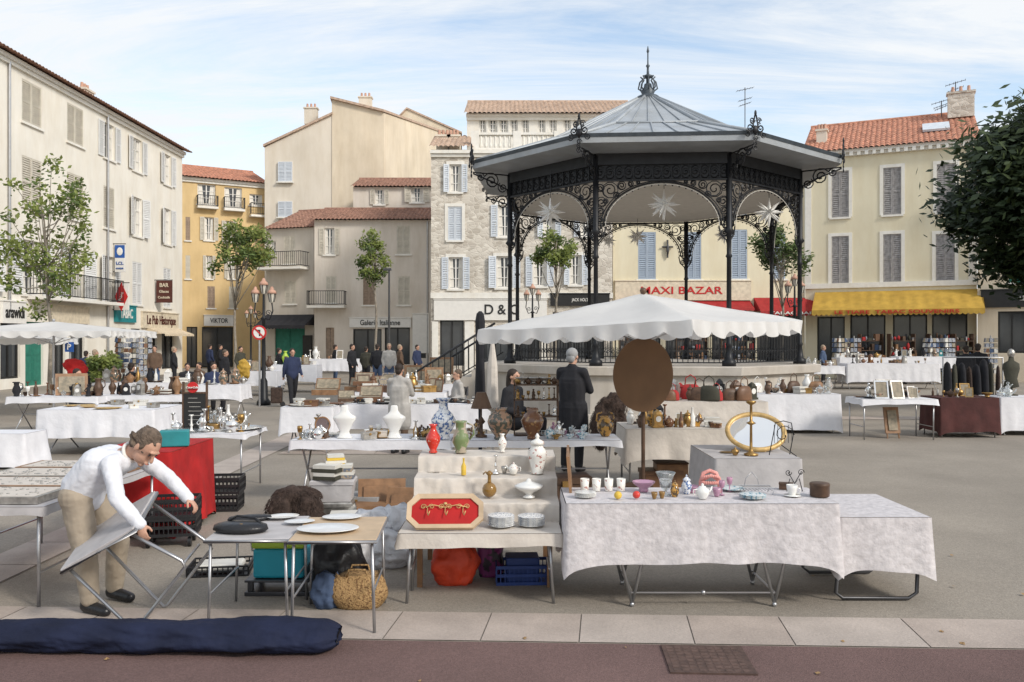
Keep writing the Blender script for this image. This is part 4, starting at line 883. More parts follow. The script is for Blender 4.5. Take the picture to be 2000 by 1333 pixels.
clutter(30,1230,1420,10.6,.9,.802,['brass','ceramic_brown','wood_dark','silver','porcelain','silver_dull','ceramic_honey','w_black'],ak,(.5,1.0));clutter(8,1430,1515,10.6,.9,.802,['brass','silver'],['goblet','plate','cup'],(.5,.9))
clutter(16,1290,1495,14.6,.8,.852,['leather_black','leather_brown','w_olive','wood_dark','leather_black','silver_dull','w_red'],['purse','purse','jar','clock','purse'],(.9,1.4))
clutter(22,1484,1636,17.4,.8,.802,mix+['leather_black'],ak+['purse'],(.8,1.4));clutter(16,1688,1826,16.2,.8,.782,mix,['plate','bowl','frame','box','books','figurine']);clutter(12,1840,1946,16.6,.8,.782,['brass','wood_dark','silver_dull'],ak,(.6,1.1));clutter(8,1960,2010,17,.8,.76,['clear_glass','silver','porcelain'],sk)
clutter(14,1660,1830,33,1,1.0,mix+['leather_black'],ak+['purse'],(.9,1.5));clutter(14,1755,1872,36.5,.9,1.2,mix+['red_paint','teal_paint','w_black'],ak,(.9,1.6));clutter(12,1640,1750,36.5,.9,1.15,mix+['red_paint'],ak,(.9,1.6));clutter(8,1575,1650,33,.9,.9,mix,ak,(.9,1.4))
clutter(20,552,646,14.3,.8,.782,['silver_dull','wood_dark','paper','brass','leather_brown'],['plate','tray','box','books','cup'],(.7,1.1));clutter(44,660,955,14.9,.8,.782,['silver','silver_dull','wood_dark','paper','book_mix','leather_black'],['tray','plate','box','books','cup','bowl'],(.6,1.0))
clutter(12,770,895,21,.8,.8,mix,ak);clutter(18,695,865,18.2,.8,.78,['wood_dark','book_mix','leather_brown','brass'],['box','books','frame','jar'],(1,1.6));clutter(10,460,535,29,.9,.85,mix,ak,(1,1.7));clutter(10,525,612,31,.9,1.0,mix+['lime'],ak,(1,1.8));clutter(10,565,695,36,.9,1.1,mix,ak,(1,1.8))
for px,d,z,s,m,r in((715,18.3,.80,.8,'leather_brown',.1),(690,18.4,.8,.7,'wood_mid',-.2),(745,18.4,.8,.8,'wood_dark',.2),(705,18.3,.92,.7,'leather_brown',.05),(670,15,.8,.5,'wood_dark',.2),(716,15,.8,.7,'leather_brown',0),(630,18.5,.7,.9,'wood_mid',0)):
    item('suitcase',m,gx(px,d),d+.3,z,s,rot=r,label='open old suitcase filled with prints and papers',name='suitcase',cat='suitcase')
z=.749
for i,px in enumerate((1142,1165,1189,1213)):item('tumbler','porcelain_floral',gx(px,6.52),6.52,z,1.05,label='white tumbler painted with small flowers on the velvet',cat='glass',group='row of painted tumblers')
def stack(x,y,z,n,m,s,lab):
    o=emp('plate_stack',lab,'plates',(x,y,z),group='stacks of plates')
    for i in range(n):mk('plate',basemesh('plate',m),par=o,loc=(R.uniform(-.003,.003),0,i*.011*s),sc_=s)
stack(gx(1143,6.25),6.25,z,5,'porcelain',.62,'stack of small blue rimmed saucers on velvet')
item('bowl','pink_glass',gx(1257,6.5),6.5,z,.9,label='pink glass dish on the velvet tablecloth')
mb=MB();mb.ell((0,0,.032),.032,14);mb.box(-.005,.005,-.005,.005,0,.002);gm=mesh(mb,'paperweight','yellow_paint');mb2=MB();mb2.ell((0,0,.032),.032,14);g2=mesh(mb2,'paperweight','red_glass')
mk('paperweight',gm,loc=(gx(1207,6.18),6.18,z),label='round yellow glass paperweight on the velvet',cat='paperweight',sc_=.9);mk('paperweight',g2,loc=(gx(1243,6.2),6.2,z),label='round red and white glass paperweight',cat='paperweight',sc_=.9)
mb=MB();mb.lathe([(.045,0),(.045,.008),(.012,.02),(.012,.03),(.04,.06),(.05,.12),(.075,.17),(.071,.17),(.045,.115),(.03,.06)],n=18);mk('glass_vase',mb,'clear_glass',loc=(gx(1300,6.35),6.35,z),label='clear cut glass vase with flared rim',cat='vase')
item('jar','porcelain_blue',gx(1341,6.4),6.4,z,.5,label='small blue and white lidded jar');item('jar','ceramic_honey',gx(1318,6.28),6.28,z,.42,label='small honey coloured ceramic pot');item('teapot','porcelain',gx(1372,6.2),6.2,z,.7,rot=.4,label='small white porcelain teapot')
item('cup','amber_glass',gx(1278,6.2),6.2,z,.6);item('cup','amber_glass',gx(1293,6.22),6.22,z,.6);item('cup','pink_glass',gx(1400,6.3),6.3,z,.8);item('bowl','pink_glass',gx(1352,6.45),6.45,z,.6)
mb=MB()
for i in range(14):
    a=i/13*pi;mb.ell((.07*math.cos(a),-.03*math.sin(a),.08),(.01,.008,.016),6);mb.ell((.07*math.cos(a),-.03*math.sin(a),.105+.03*math.sin(a)),(.014,.012,.014),6)
mb.tube([(-.07,0,.0),(-.075,.02,.08),(-.05,.03,.15),(0,.03,.17),(.05,.03,.15),(.075,.02,.08),(.07,0,0)],.017,8);mb.tube([(-.06,0,.1),(0,-.02,.14),(.06,0,.1)],.015,6)
mk('coral_ornament',mb,'pink_coral',loc=(gx(1388,6.45),6.45,z),label='pink coral like ornament on the velvet',cat='ornament',sc_=.95)
for px,y,m in((1410,6.35,'pink_glass'),(1425,6.5,'pink_glass')):item('goblet',m,gx(px,y),y,z,.6)
stack(gx(1470,6.2),6.2,z,3,'porcelain_teal',.75,'teal rimmed plates piled on the velvet')
mb=MB()
for i in range(9):
    for s in(0,1):mb.tube([(-.1+i*.025,-.06,.03+s*.02),(-.1+i*.025,.06,.03+s*.02)],.003,4)
for y in(-.06,.06):mb.tube([(-.1,y,.0),(-.12,y,.05),(.12,y,.05),(.1,y,0)],.004,4)
mk('letter_rack',mb,'metal_grey',loc=(gx(1478,6.42),6.42,z),label='small grey wire rack',cat='rack')
mb=MB();mb.lathe(PR['cup'],n=16);mb.tube([(.03,0,.06),(.06,0,.055),(.055,0,.02),(.028,0,.02)],.004,6);mb.lathe([(.03,0),(.06,.006),(.058,.009)],n=16);mk('teacup',mb,'porcelain',loc=(gx(1547,6.3),6.3,z),label='white teacup on a saucer',cat='cup',sc_=1.05)
mb=MB();mb.lathe([(.065,0),(.07,.005),(.07,.075),(.072,.078),(.072,.095),(.065,.1)],n=24);mk('round_tin',mb,'wood_dark',loc=(gx(1601,6.3),6.3,z),label='round dark patterned tin box',cat='tin')
mb=MB()
for s in(-1,1):mb.tube([(s*.05,0,0),(s*.03,0,.08),(0,0,.05),(-s*.04,0,.12)],.003,5);spiral(mb,s*.04,.12,.022,1.3,0,s,0,.003)
mk('wire_stand',mb,'iron_black',loc=(gx(1552,6.5),6.5,z),label='small black wrought wire stand',cat='stand',sc_=1.2)
mb=MB()
for s in(-1,1):mb.tube([(s*.02,0,.0),(s*.06,0,.01),(s*.045,0,.09),(0,0,.14)],.003,5)
mk('wire_stand',mb,'metal_grey',loc=(gx(1468,6.55),6.55,z),label='thin metal plate stand',cat='stand')
item('plate','porcelain_teal',gx(1430,6.55),6.55,z,.8,label='pale painted plate on velvet');item('box','wood_dark',gx(1535,6.6),6.6,z,.5)
item('vase','red_glass',gx(846,7.25),7.25,.945,.78,label='red glass vase with pale flowers',name='red_vase',cat='vase')
item('jug','ceramic_green',gx(900,7.25),7.25,.945,.93,rot=0,label='green and pink glazed pitcher',cat='jug')
item('vase','porcelain_floral',gx(981,7.3),7.3,.945,.5,label='small floral bud vase')
item('bottle','yellow_paint',gx(906,6.93),6.9,.81,.55,label='small amber bottle with yellow label')
mb=MB();mb.ell((0,0,.06),(.058,.058,.06),14);mb.lathe([(.02,.11),(.014,.13),(.014,.17),(.03,.19),(.006,.21)],n=10);mb.tube([(.01,0,.18),(-.03,0,.2),(-.05,0,.18)],.006,6);mk('perfume_bottle',mb,'amber_glass',loc=(gx(956,6.7),6.68,.67),label='round amber glass perfume bottle with spray',cat='bottle')
mb=MB();mb.lathe([(.045,0),(.045,.008),(.02,.02),(.035,.035),(.09,.065),(.105,.08),(.10,.088),(.07,.10),(.02,.115),(.015,.13),(.004,.135)],n=20);mk('tureen',mb,'porcelain',loc=(gx(1033,6.66),6.68,.67),label='white porcelain tureen with lid',cat='tureen',sc_=1.1)
item('teapot','porcelain_floral',gx(1003,6.95),6.95,.81,.6,rot=2.6,label='small floral cream jug')
mb=MB();mb.lathe([(.05,0),(.052,.01),(.045,.02),(.075,.13),(.08,.18),(.05,.22),(.047,.235),(.06,.24),(.055,.265),(.02,.28),(.012,.29),(.02,.305),(.004,.33)],n=20);mk('ginger_jar',mb,'porcelain_floral',loc=(gx(1048,7.2),6.98,.81),label='tall white ginger jar with flower decoration and domed lid',cat='jar',sc_=1.0)
item('candlestick','silver',gx(968,6.98),6.98,.81,.6)
item('cup','silver_dull',gx(985,7.0),7.0,.81,.7)
stack(gx(978,6.3),6.3,.524,9,'porcelain_rim',.78,'stack of blue and white dinner plates');stack(gx(1038,6.32),6.32,.524,8,'porcelain_rim',.78,'stack of blue and white dinner plates')
o=emp('coat_hook_panel','octagonal gilt framed red velvet panel with brass hooks','hook panel',(gx(868,6.15),6.17,.525),.02);o.rotation_euler=(math.radians(-40),0,.03)
def octp(w,h,c):return [(-w+c,-h),(w-c,-h),(w,-h+c),(w,h-c),(w-c,h),(-w+c,h),(-w,h-c),(-w,-h+c)]
mb=MB();a=octp(.28,.14,.075);b=octp(.245,.105,.06);n=8;h0=.145
vs=[(p[0],-.0,p[1]+h0) for p in a]+[(p[0],-.03,p[1]+h0) for p in a]+[(p[0],-.022,p[1]+h0) for p in b]+[(p[0],-.008,p[1]+h0) for p in b]
fs=[(i,(i+1)%n,n+(i+1)%n,n+i) for i in range(n)]+[(n+i,n+(i+1)%n,2*n+(i+1)%n,2*n+i) for i in range(n)]+[(2*n+i,2*n+(i+1)%n,3*n+(i+1)%n,3*n+i) for i in range(n)]
mb.add(vs,fs);mb.mi=1;mb.add([(p[0],-.009,p[1]+h0) for p in b],[tuple(range(n))]);mk('frame',mb,['wood_light','cloth_red'],o)
mb=MB();mb.tube([(-.17,-.02,h0+.03),(-.08,-.03,h0+.045),(0,-.02,h0+.03),(.08,-.03,h0+.045),(.17,-.02,h0+.03)],.004,6)
for x in(-.13,0,.13):mb.tube([(x,-.02,h0+.04),(x,-.03,h0-.02),(x+.01,-.05,h0-.05),(x+.02,-.06,h0-.02)],.004,5);spiral(mb,x-.03,h0+.035,.022,1.4,0,1,-.025,.003);spiral(mb,x+.03,h0+.035,.022,1.4,3,-1,-.025,.003)
mb.ell((0,-.025,h0+.06),(.015,.008,.012),8);mk('hook_rail',mb,'gold_frame',o)
for px,y,s,r,m in((668,6.12,.66,.1,'tray_silver'),(640,5.72,.98,.05,'tray_silver'),(552,6.15,.55,.3,'porcelain'),(585,5.98,.5,.2,'tray_silver')):
    item('tray',m,gx(px,y),y,.625,s*.95,rot=r,label='polished oval serving tray lying on the camping table' if m!='porcelain' else 'oval white serving dish with blue rim',name='serving_tray')
mb=MB();mb.lathe([(.15,0),(.19,.015),(.18,.045),(.12,.062),(.02,.066)],n=20,sx=1,sy=.62);mb.tube([(-.1,.03,.06),(-.05,.06,.09),(.08,.05,.08),(.15,0,.05)],.009,6);mb.mi=1;mb.ell((.03,-.06,.06),(.015,.01,.006),6)
mk('handbag',mb,['leather_black','brass'],loc=(gx(470,5.75),5.75,.613),rot=-.1,label='black leather handbag lying on the camping table',cat='handbag')
mb=MB();mb.lathe([(.10,0),(.13,.012),(.12,.03),(.02,.04)],n=18,sx=1.2,sy=.6);mk('handbag',mb,'leather_black',loc=(gx(488,6.1),6.1,.613),rot=.3,label='flat black leather purse behind the handbag',cat='handbag')
def lv(name,lab,cat,m,px,y,z,prof,s=1,handle=False):
    mb=MB();mb.lathe(prof,n=22)
    if handle:
        for q in(-1,1):mb.tube([(q*.04,0,.30),(q*.10,0,.28),(q*.11,0,.2),(q*.085,0,.17)],.011,6)
    return mk(name,mb,m,loc=(gx(px,y),y,z),label=lab,cat=cat,sc_=s)
bal=[(.06,0),(.065,.015),(.055,.03),(.12,.14),(.13,.2),(.10,.26),(.05,.31),(.045,.38),(.06,.40),(.085,.43),(.078,.43),(.04,.38)]
lv('delft_vase','large blue and white porcelain vase with narrow neck','vase','porcelain_blue',866,9.9,.755,bal,1.1)
lv('brown_urn','brown and gold glazed two handled urn','urn','ceramic_brown',1040,9.9,.755,[(.06,0),(.065,.02),(.055,.04),(.12,.15),(.135,.22),(.10,.28),(.06,.31),(.07,.34),(.06,.36),(.03,.33)],1.0,True)
lv('painted_urn','large painted vase with dark floral pattern','vase','ceramic_imari',977,9.9,.755,[(.07,0),(.075,.015),(.06,.03),(.13,.13),(.15,.2),(.13,.27),(.07,.31),(.07,.33),(.09,.36),(.08,.36),(.04,.3)],1.0,True)
lv('honey_vase','rounded honey and black glazed vase','vase','ceramic_honey',1182,10.2,.755,[(.05,0),(.055,.01),(.1,.08),(.105,.16),(.07,.21),(.06,.23),(.07,.25),(.062,.25),(.04,.2)],.95,True)
for px in(673,770):
    mb=MB();mb.lathe([(.09,0),(.09,.015),(.07,.03),(.055,.08),(.10,.17),(.135,.225),(.13,.255),(.075,.285),(.048,.32),(.042,.37),(.03,.385)],n=24,sy=.42);mk('jewellery_bust',mb,'porcelain',loc=(gx(px,10),10,.753),label='white neck shaped necklace display bust',cat='display bust',group='necklace display busts',sc_=1.0)
o=emp('table_mirror','round wooden table mirror on a stand','mirror',(gx(630,10),10,.753));mb=MB();mb.tube([(.085*math.cos(a),0,.16+.085*math.sin(a)) for a in [i*pi/10 for i in range(20)]],.011,6,closed=True);mb.lathe([(.05,0),(.05,.01),(.01,.02),(.01,.075)],n=12);mk('frame',mb,'wood_mid',o);mb=MB();mb.cyl((0,.003,.16),(0,-.003,.16),.08,n=20);mk('glass',mb,'mirror',o)
mb=MB();mb.cyl((0,0,0),(0,-.02,0),.5,n=48);o=mk('oval_tabletop',mb,'wood_oval',loc=(gx(1257,9.35),9.40,gz(733,9.35)),rot=(.08,0,0),label='brown oval wooden tabletop propped against the parasol pole',cat='tabletop',sc_=(.66,1,.82))
o=emp('gilt_mirror','large oval gilt framed mirror leaning on the grey table','mirror',(gx(1482,8.75),8.75,.77));o.rotation_euler=(-.75,0,-.1)
mb=MB();mb.tube([(.29*math.cos(a),0,.24+.23*math.sin(a)) for a in [i*pi/16 for i in range(32)]],.026,8,closed=True);mb.box(-.2,.2,.02,.03,.08,.40);mk('frame',mb,'gold_frame',o);mb=MB();mb.add([(.27*math.cos(a),0,.24+.21*math.sin(a)) for a in [i*pi/16 for i in range(32)]],[tuple(range(32))]);mk('glass',mb,'mirror',o)
mb=MB();mb.lathe([(.07,0),(.07,.015),(.03,.03),(.015,.06),(.012,.3),(.05,.32),(.015,.34),(.012,.5),(.045,.52),(.05,.54),(.02,.545)],n=14);mk('tall_candlestick',mb,'brass',loc=(gx(1467,8.5),8.5,.755),label='tall brass candlestick standing on the grey cloth',cat='candlestick')
mb=MB();spiral(mb,0,.2,.11,1,0,1,0,.005);mb.tube([(-.1,0,.2),(-.14,0,0)],.005,5);mb.tube([(.1,0,.2),(.08,.05,0)],.005,5);mb.tube([(-.02,0,.1),(.1,-.1,0)],.005,5)
for i in range(6):mb.tube([(-.09+i*.035,0,.12),(-.09+i*.035,0,.3)],.003,4)
mb.tube([(-.1,0,.2),(-.08,0,.32),(0,0,.34),(.08,0,.32),(.1,0,.2)],.005,5);mk('miniature_wire_chair',mb,'iron_black',loc=(gx(1530,8.5),8.5,.757),label='miniature black wire chair ornament',cat='ornament')
item('teapot','brass',gx(1436,8.5),8.5,.755,.5);item('tray','brass',gx(1420,8.7),8.7,.755,.35)
o=emp('chalkboard','black chalkboard with a round red soda sign on top','chalkboard',(gx(381,10.9),10.9,.75));mb=MB();mb.box(-.14,.14,-.015,.015,0,.47);mk('board',mb,'sign_black',o);mb=MB();mb.box(-.16,-.141,-.02,.02,0,.62);mb.box(.141,.16,-.02,.02,0,.62);mb.box(-.141,.141,-.02,.02,.471,.49);mk('frame',mb,'wood_dark',o)
mb=MB();mb.cyl((-.02,-.02,.55),(-.02,-.035,.55),.07,n=20);mk('red_disc',mb,'sign_red',o);text('Coca-Cola',.035,'sign_white',o,(-.02,-.05,.55))
mb=MB()
for i in range(7):mb.box(-R.uniform(.05,.1),R.uniform(.03,.1),-.017,-.0165,.41-i*.055,.414-i*.055)
mk('chalk_writing',mb,'paper',o)
def crate(x,y,z,m,r,lab,s=1):return item('crate',m,x,y,z,s,rot=r,label=lab,name='plastic_crate',cat='crate')
o_=crate(gx(432,7.0),7.0,0,'black_plastic',.15,'low black plastic crate on the ground',.8);o_.scale=(.8,.8,.4)
mb=MB();mb.box(-.18,.18,-.11,.11,.03,.085);mk('folded_cloths',mb,'paper',loc=(gx(432,7),7,.0),rot=.15,label='pale folded cloths in the black crate',cat='cloth',bev=.02)
for i,(px,y,z) in enumerate(((425,9.6,0),(428,9.62,.19),(365,9.6,0))):crate(gx(px,y),y,z,'black_plastic',.1,'black ventilated plastic crate stacked beside red table',.85)
o=emp('crate_trolley','black plastic crate on wheels beside the red cloth','trolley',(gx(335,7.95),7.95,0),.2);mk('crate',basemesh('crate','black_plastic'),par=o,loc=(0,0,.1),sc_=.8);mk('crate',basemesh('crate','black_plastic'),par=o,loc=(0,0,.27),sc_=.8)
for a in(-.18,.18):
    for b in(-.12,.12):mb=MB();mb.cyl((a-.015,b,.045),(a+.015,b,.045),.045,n=14);mb.cyl((a,b,.045),(a,b,.1),.008);mk('wheel',mb,'leather_black',o)
crate(gx(1020,6.7),6.75,.0,'blue_crate',.05,'dark blue plastic crate under the low table',.7)
mb=MB();mb.box(-.13,.13,-.1,.1,0,.19);mk('box',mb,'blue_crate',loc=(gx(1020,6.7),6.75,.012),rot=.05,label='dark blue box sitting inside the plastic crate',cat='box',bev=.01)
def bag(name,x,y,w,dp,h,m,lab,cat='bag',seed=1,handles=True,z0=0,flare=1.0,crum=.05):
    mb=MB();n=44;vs=[];k=18
    for j in range(k):
        t=j/(k-1)
        for i in range(n):
            a=2*pi*i/n;c=math.cos(a);s=math.sin(a);sq=(abs(c)**3+abs(s)**3)**(-1/3.)
            wob=1+.04*math.sin(3*a+seed+t*4)+crum*2.2*noise.noise(Vector((c*2.2,s*2.2,t*3+seed)))+crum*noise.noise(Vector((c*6,s*6,t*8+seed)));f=(.82+.25*math.sin(pi*min(1,t*1.1))*1)*(1 if t<.8 else 1-(t-.8)*1.0*flare)
            vs.append((c*sq*w/2*wob*f,s*sq*dp/2*wob*f,z0+h*t+(.02*math.sin(4*a+seed) if t>.7 else 0)))
    mb.add(vs,[(j*n+i,j*n+(i+1)%n,(j+1)*n+(i+1)%n,(j+1)*n+i) for j in range(k-1) for i in range(n)]+[tuple(range(n-1,-1,-1)),tuple(range((k-1)*n,k*n))],True)
    if handles:
        for q in(-1,1):mb.tube([(-w*.2,q*dp*.25,h*.95),(-w*.15,q*dp*.3,h*1.2),(w*.15,q*dp*.3,h*1.2),(w*.2,q*dp*.25,h*.95)],.008,5)
    return mk(name,mb,m,loc=(x,y,0),label=lab,cat=cat)
bag('shopping_bag',gx(889,6.75),6.7,.32,.25,.33,'orange_bag','bright orange red shopping bag under the low table',handles=False,crum=.1)
bag('shopping_bag',gx(958,6.85),6.9,.20,.18,.32,'purple_bag','purple patterned shopping bag under the low table',seed=3,crum=.1)
bag('wicker_basket',gx(698,6.05),6.1,.38,.22,.23,'wicker','woven straw basket under the camping table','basket',seed=0,flare=.1,crum=.01)
bag('black_bag',gx(655,6.3),6.35,.36,.26,.44,'leather_black','black bag stuffed with clothes under the camping table',seed=5,crum=.12);bag('cloth_bundle',gx(640,6.1),6.1,.2,.2,.22,'w_denim','small dark patterned bundle on the ground','bundle',seed=6,handles=False,crum=.12)
bag('plastic_bag',gx(735,7.6),7.6,.45,.35,.38,'plastic_bag','crumpled white plastic bag on the ground',seed=2,handles=False,crum=.2);bag('plastic_bag',gx(752,7.2),7.2,.4,.3,.28,'plastic_bag','crumpled white plastic bag on the ground',seed=8,handles=False,crum=.2);bag('plastic_bag',gx(775,7.5),7.6,.32,.3,.42,'plastic_bag','knotted white plastic bag on the ground',seed=9,handles=False,crum=.2)
bag('plastic_bag',gx(690,6.5),6.55,.25,.2,.5,'plastic_bag','white plastic bag under the camping table',seed=11,handles=False,crum=.2)
o=emp('cool_box','teal and lime green picnic cool box','cool box',(gx(552,6.5),6.5,.12));mb=MB();mb.box(-.19,.19,-.13,.13,0,.22);mk('body',mb,'cool_blue',o,bev=.02);mb=MB();mb.box(-.2,.2,-.14,.14,.222,.30);mk('lid',mb,'lime',o,bev=.02);mb=MB();mb.tube([(-.2,-.1,.2),(-.21,-.12,.31),(.21,-.12,.31),(.2,-.1,.2)],.01,6);mk('handle',mb,'sign_white',o)
mb=MB();mb.box(-.24,.24,-.17,.17,0,.03)
for a in(-.2,.2):
    for b in(-.14,.14):mb.box(a-.02,a+.02,b-.02,b+.02,.03,.1)
mb.box(-.24,.24,-.17,.17,.1,.118);mk('low_stand',mb,'metal_dark',loc=(gx(552,6.5),6.5,0),label='low grey stand carrying the cool box',cat='stand',bev=.005)
def blobs(name,parts,m,loc,lab,cat,vox=.02,disp=.02,fur=0):
    mb=MB()
    for c,r in parts:mb.ell(c,r,14)
    o=mk(name,mb,m,loc=loc,label=lab,cat=cat);md=o.modifiers.new('r','REMESH');md.mode='VOXEL';md.voxel_size=vox;md.use_smooth_shade=True
    tx=bpy.data.textures.new('w','CLOUDS');tx.noise_scale=.10;dm=o.modifiers.new('d','DISPLACE');dm.texture=tx;dm.strength=disp*3;dm.mid_level=.5
    s=o.modifiers.new('s','SMOOTH');s.iterations=1
    if fur:
        g=MB()
        for i in range(fur):
            c,r=R.choice(parts);n_=Vector((R.gauss(0,1),R.gauss(0,1),R.gauss(0,1)+.3)).normalized();p=Vector(c)+Vector((n_.x*r[0],n_.y*r[1],n_.z*r[2]))
            dn=(n_*.7+Vector((R.gauss(0,.3),R.gauss(0,.3),-.9))).normalized()*R.uniform(.02,.05);sd_=dn.orthogonal().normalized()*.003
            g.add([p-sd_,p+sd_,p+dn],[(0,1,2)])
        mk('fur',g,m,o)
    return o
blobs('fur_coat',[((0,0,.33),(.24,.17,.10)),((-.14,-.12,.18),(.14,.12,.19)),((.12,-.1,.20),(.15,.12,.19)),((.05,0,.1),(.25,.2,.1)),((-.2,-.2,.06),(.14,.1,.06)),((.22,-.12,.08),(.1,.12,.09))],'fur_brown',(gx(580,8.6),8.6,0),'dark brown fur coat thrown over a box','coat',disp=.03,fur=9000)
for i,(px,y,z,m) in enumerate(((650,8.95,0,'silver_dull'),(652,8.95,.23,'plastic_bag'))):
    mb=MB();mb.lathe([(.27,0),(.30,.17),(.32,.175),(.32,.21),(.30,.225)],n=4,sx=1,sy=.7,smooth=False);mk('storage_bin',mb,'silver_dull' if i==0 else 'cloth_grey',loc=(gx(px,y),y,z),rot=.05,label='translucent plastic storage bin',cat='storage bin',group='stacked plastic bins')
for px,y,z,s,m in((690,8.7,0,1.3,'book_mix'),(672,8.55,0,1.5,'book_mix'),(640,8.85,.46,1.3,'w_olive'),(668,8.95,.46,1.2,'book_mix'),(612,8.9,.0,1.8,'wood_dark'),(655,9.0,.58,1.0,'yellow_paint'),(700,8.9,0,1.6,'wood_dark'),(720,8.5,0,1.3,'book_mix')):item('books',m,gx(px,y),y,z,s,rot=R.uniform(-.4,.4))
for px,y,s,m in((735,8.9,2.0,'wood_mid'),(760,8.5,1.7,'wood_dark'),(800,9.2,2.2,'leather_brown'),(705,9.2,2.4,'w_grey'),(840,9.6,2.0,'wood_dark')):item('box',m,gx(px,y),y,0,s,rot=R.uniform(-.3,.3),label='old storage box standing on the ground')
for px,y,w,h,r in((745,9.0,.5,.42,.1),(790,8.8,.45,.36,-.2)):
    mb=MB();mb.pbox((-w/2,0,0),(w,0,0),(0,.02,0),(0,.12,h));mb.pbox((-w/2+.06,-.012,.05),(w-.12,0,0),(0,.01,0),(0,.09,h-.12));mk('wooden_board',mb,'wood_mid',loc=(gx(px,y),y,0),rot=r,label='brown wooden board leaning against the stall',cat='board')
mb=MB();mb.box(-.12,.12,-.1,.1,0,.16);mk('yellow_box',mb,'yellow_paint',loc=(gx(785,8.2),8.2,.0),label='yellow cardboard box on the ground',cat='box',bev=.01)
mb=MB();mb.box(-.2,.2,-.15,.15,0,.32);mb.mi=1;mb.box(-.21,.21,-.16,.16,.322,.34);mk('wooden_crate',mb,['wood_mid','wood_dark'],loc=(gx(1370,9.2),11.0,0),label='reddish wooden chest under the table',cat='chest',bev=.01)
for px,y,w in((1290,11.0,.4),(1240,10.2,.3),(1100,10.1,.5),(930,10.1,.4)):
    item('box','wood_dark' if px<1250 else 'leather_brown',gx(px,y),y,0,w*6,rot=.1,label='dark storage box under the table')
mb=MB();mb.box(-.14,.14,-.08,.08,0,.16);mk('teal_case',mb,'teal_paint',loc=(-3.4,8.6,.835),rot=.3,label='teal green metal case on the red table',cat='case',bev=.012)
mb=MB();n=56;k=260;vs=[]
for j in range(k+1):
    t=j/k;x=-3.7+2.64*t;e=1-.5*max(0,(t-.95)/.05)**2
    for i in range(n):
        a=2*pi*i/n;c,s=math.cos(a),math.sin(a)
        r_=.110*e*(1+.30*noise.noise(Vector((x*1.9,c*.8,s*.8)))+.16*noise.noise(Vector((x*5+c*2,c*1.5,s*1.5)))+.10*abs(noise.noise(Vector((x*8-a*2.5,c*3,s*3))))+.03*noise.noise(Vector((x*25,c*6,s*6))))
        vs.append((x+.02*noise.noise(Vector((c*3,s*3,x))),5.17+.04*math.sin(t*5)+.10*t+r_*c*1.35,max(.012,.090+r_*s*.80)))
mb.add(vs,[(j*n+i,j*n+(i+1)%n,(j+1)*n+(i+1)%n,(j+1)*n+i) for j in range(k) for i in range(n)]+[tuple(range(n)),tuple(range(k*n+n-1,k*n-1,-1))],True)
mk('rolled_tarpaulin',mb,'tarp_navy',label='long navy blue rolled tarpaulin lying on the pavement',cat='tarpaulin')
o=emp('folding_table','grey folding table being opened by the bending man','folding table',(-2.9,5.5,0));c=Vector((0,0,.40));e1=Vector((.47,.0,.27));e2=Vector((-.1,.58,.14));nn=e1.cross(e2).normalized()*.025
mb=MB();mb.pbox(c,e1,e2,nn);mk('tabletop',mb,'cloth_grey',o,bev=.005);mb=MB();mb.tube([c,c+e1,c+e1+e2,c+e2],.014,8,closed=True);mb.tube([c+e1*.5,c+e1*.5+e2],.012,6);mk('rim',mb,'metal_grey',o)
mb=MB()
for f in(.06,.9):
    b=c+e2*f;mb.tube([b+e1*.9,Vector((.76,b.y,.47)),Vector((.78,b.y,.43)),Vector((.47,b.y,.03)),Vector((.44,b.y,.02)),b+e1*.06],.012,7)
mb.tube([(.46,.03,.025),(.40,.55,.05)],.010,6);mb.tube([(.77,.03,.45),(.68,.55,.45)],.010,6);mk('leg',mb,'metal_grey',o)
mb=MB();mb.pbox((-.3,0,0),(.6,0,0),(0,.03,0),(0,.12,.44));mb.mi=1;mb.pbox((-.24,-.01,.06),(.48,0,0),(0,.012,0),(0,.085,.32));mk('framed_painting',mb,['wood_mid','photo_mix'],loc=(gx(30,15.6),17.6,.77),rot=.5,label='framed landscape painting leaning on a table',cat='painting')
def easel(px,d,z,w,h,r,lab):
    mb=MB();mb.pbox((-w/2,0,z),(w,0,0),(0,.03,0),(0,.1,h));mb.mi=1;mb.pbox((-w/2+.06,-.012,z+.06),(w-.12,0,0),(0,.012,0),(0,.08,h-.12));mb.mi=0
    for s in(-1,1):mb.cyl((s*w*.4,.0,0),(s*w*.25,.12,z+h),.015,n=5)
    mk('easel_painting',mb,['wood_mid','photo_mix'],loc=(gx(px,d),d,0),rot=r,label=lab,cat='painting')
for px,d,z,w,h,r in((808,24,.5,.5,.7,.3),(835,23.5,.3,.6,.8,-.2),(850,22,.3,.5,.9,.4),(862,25,.9,.7,.5,0),(1745,16.5,.1,.3,.5,.1)):easel(px,d,z,w,h,r,'framed painting propped on an easel')
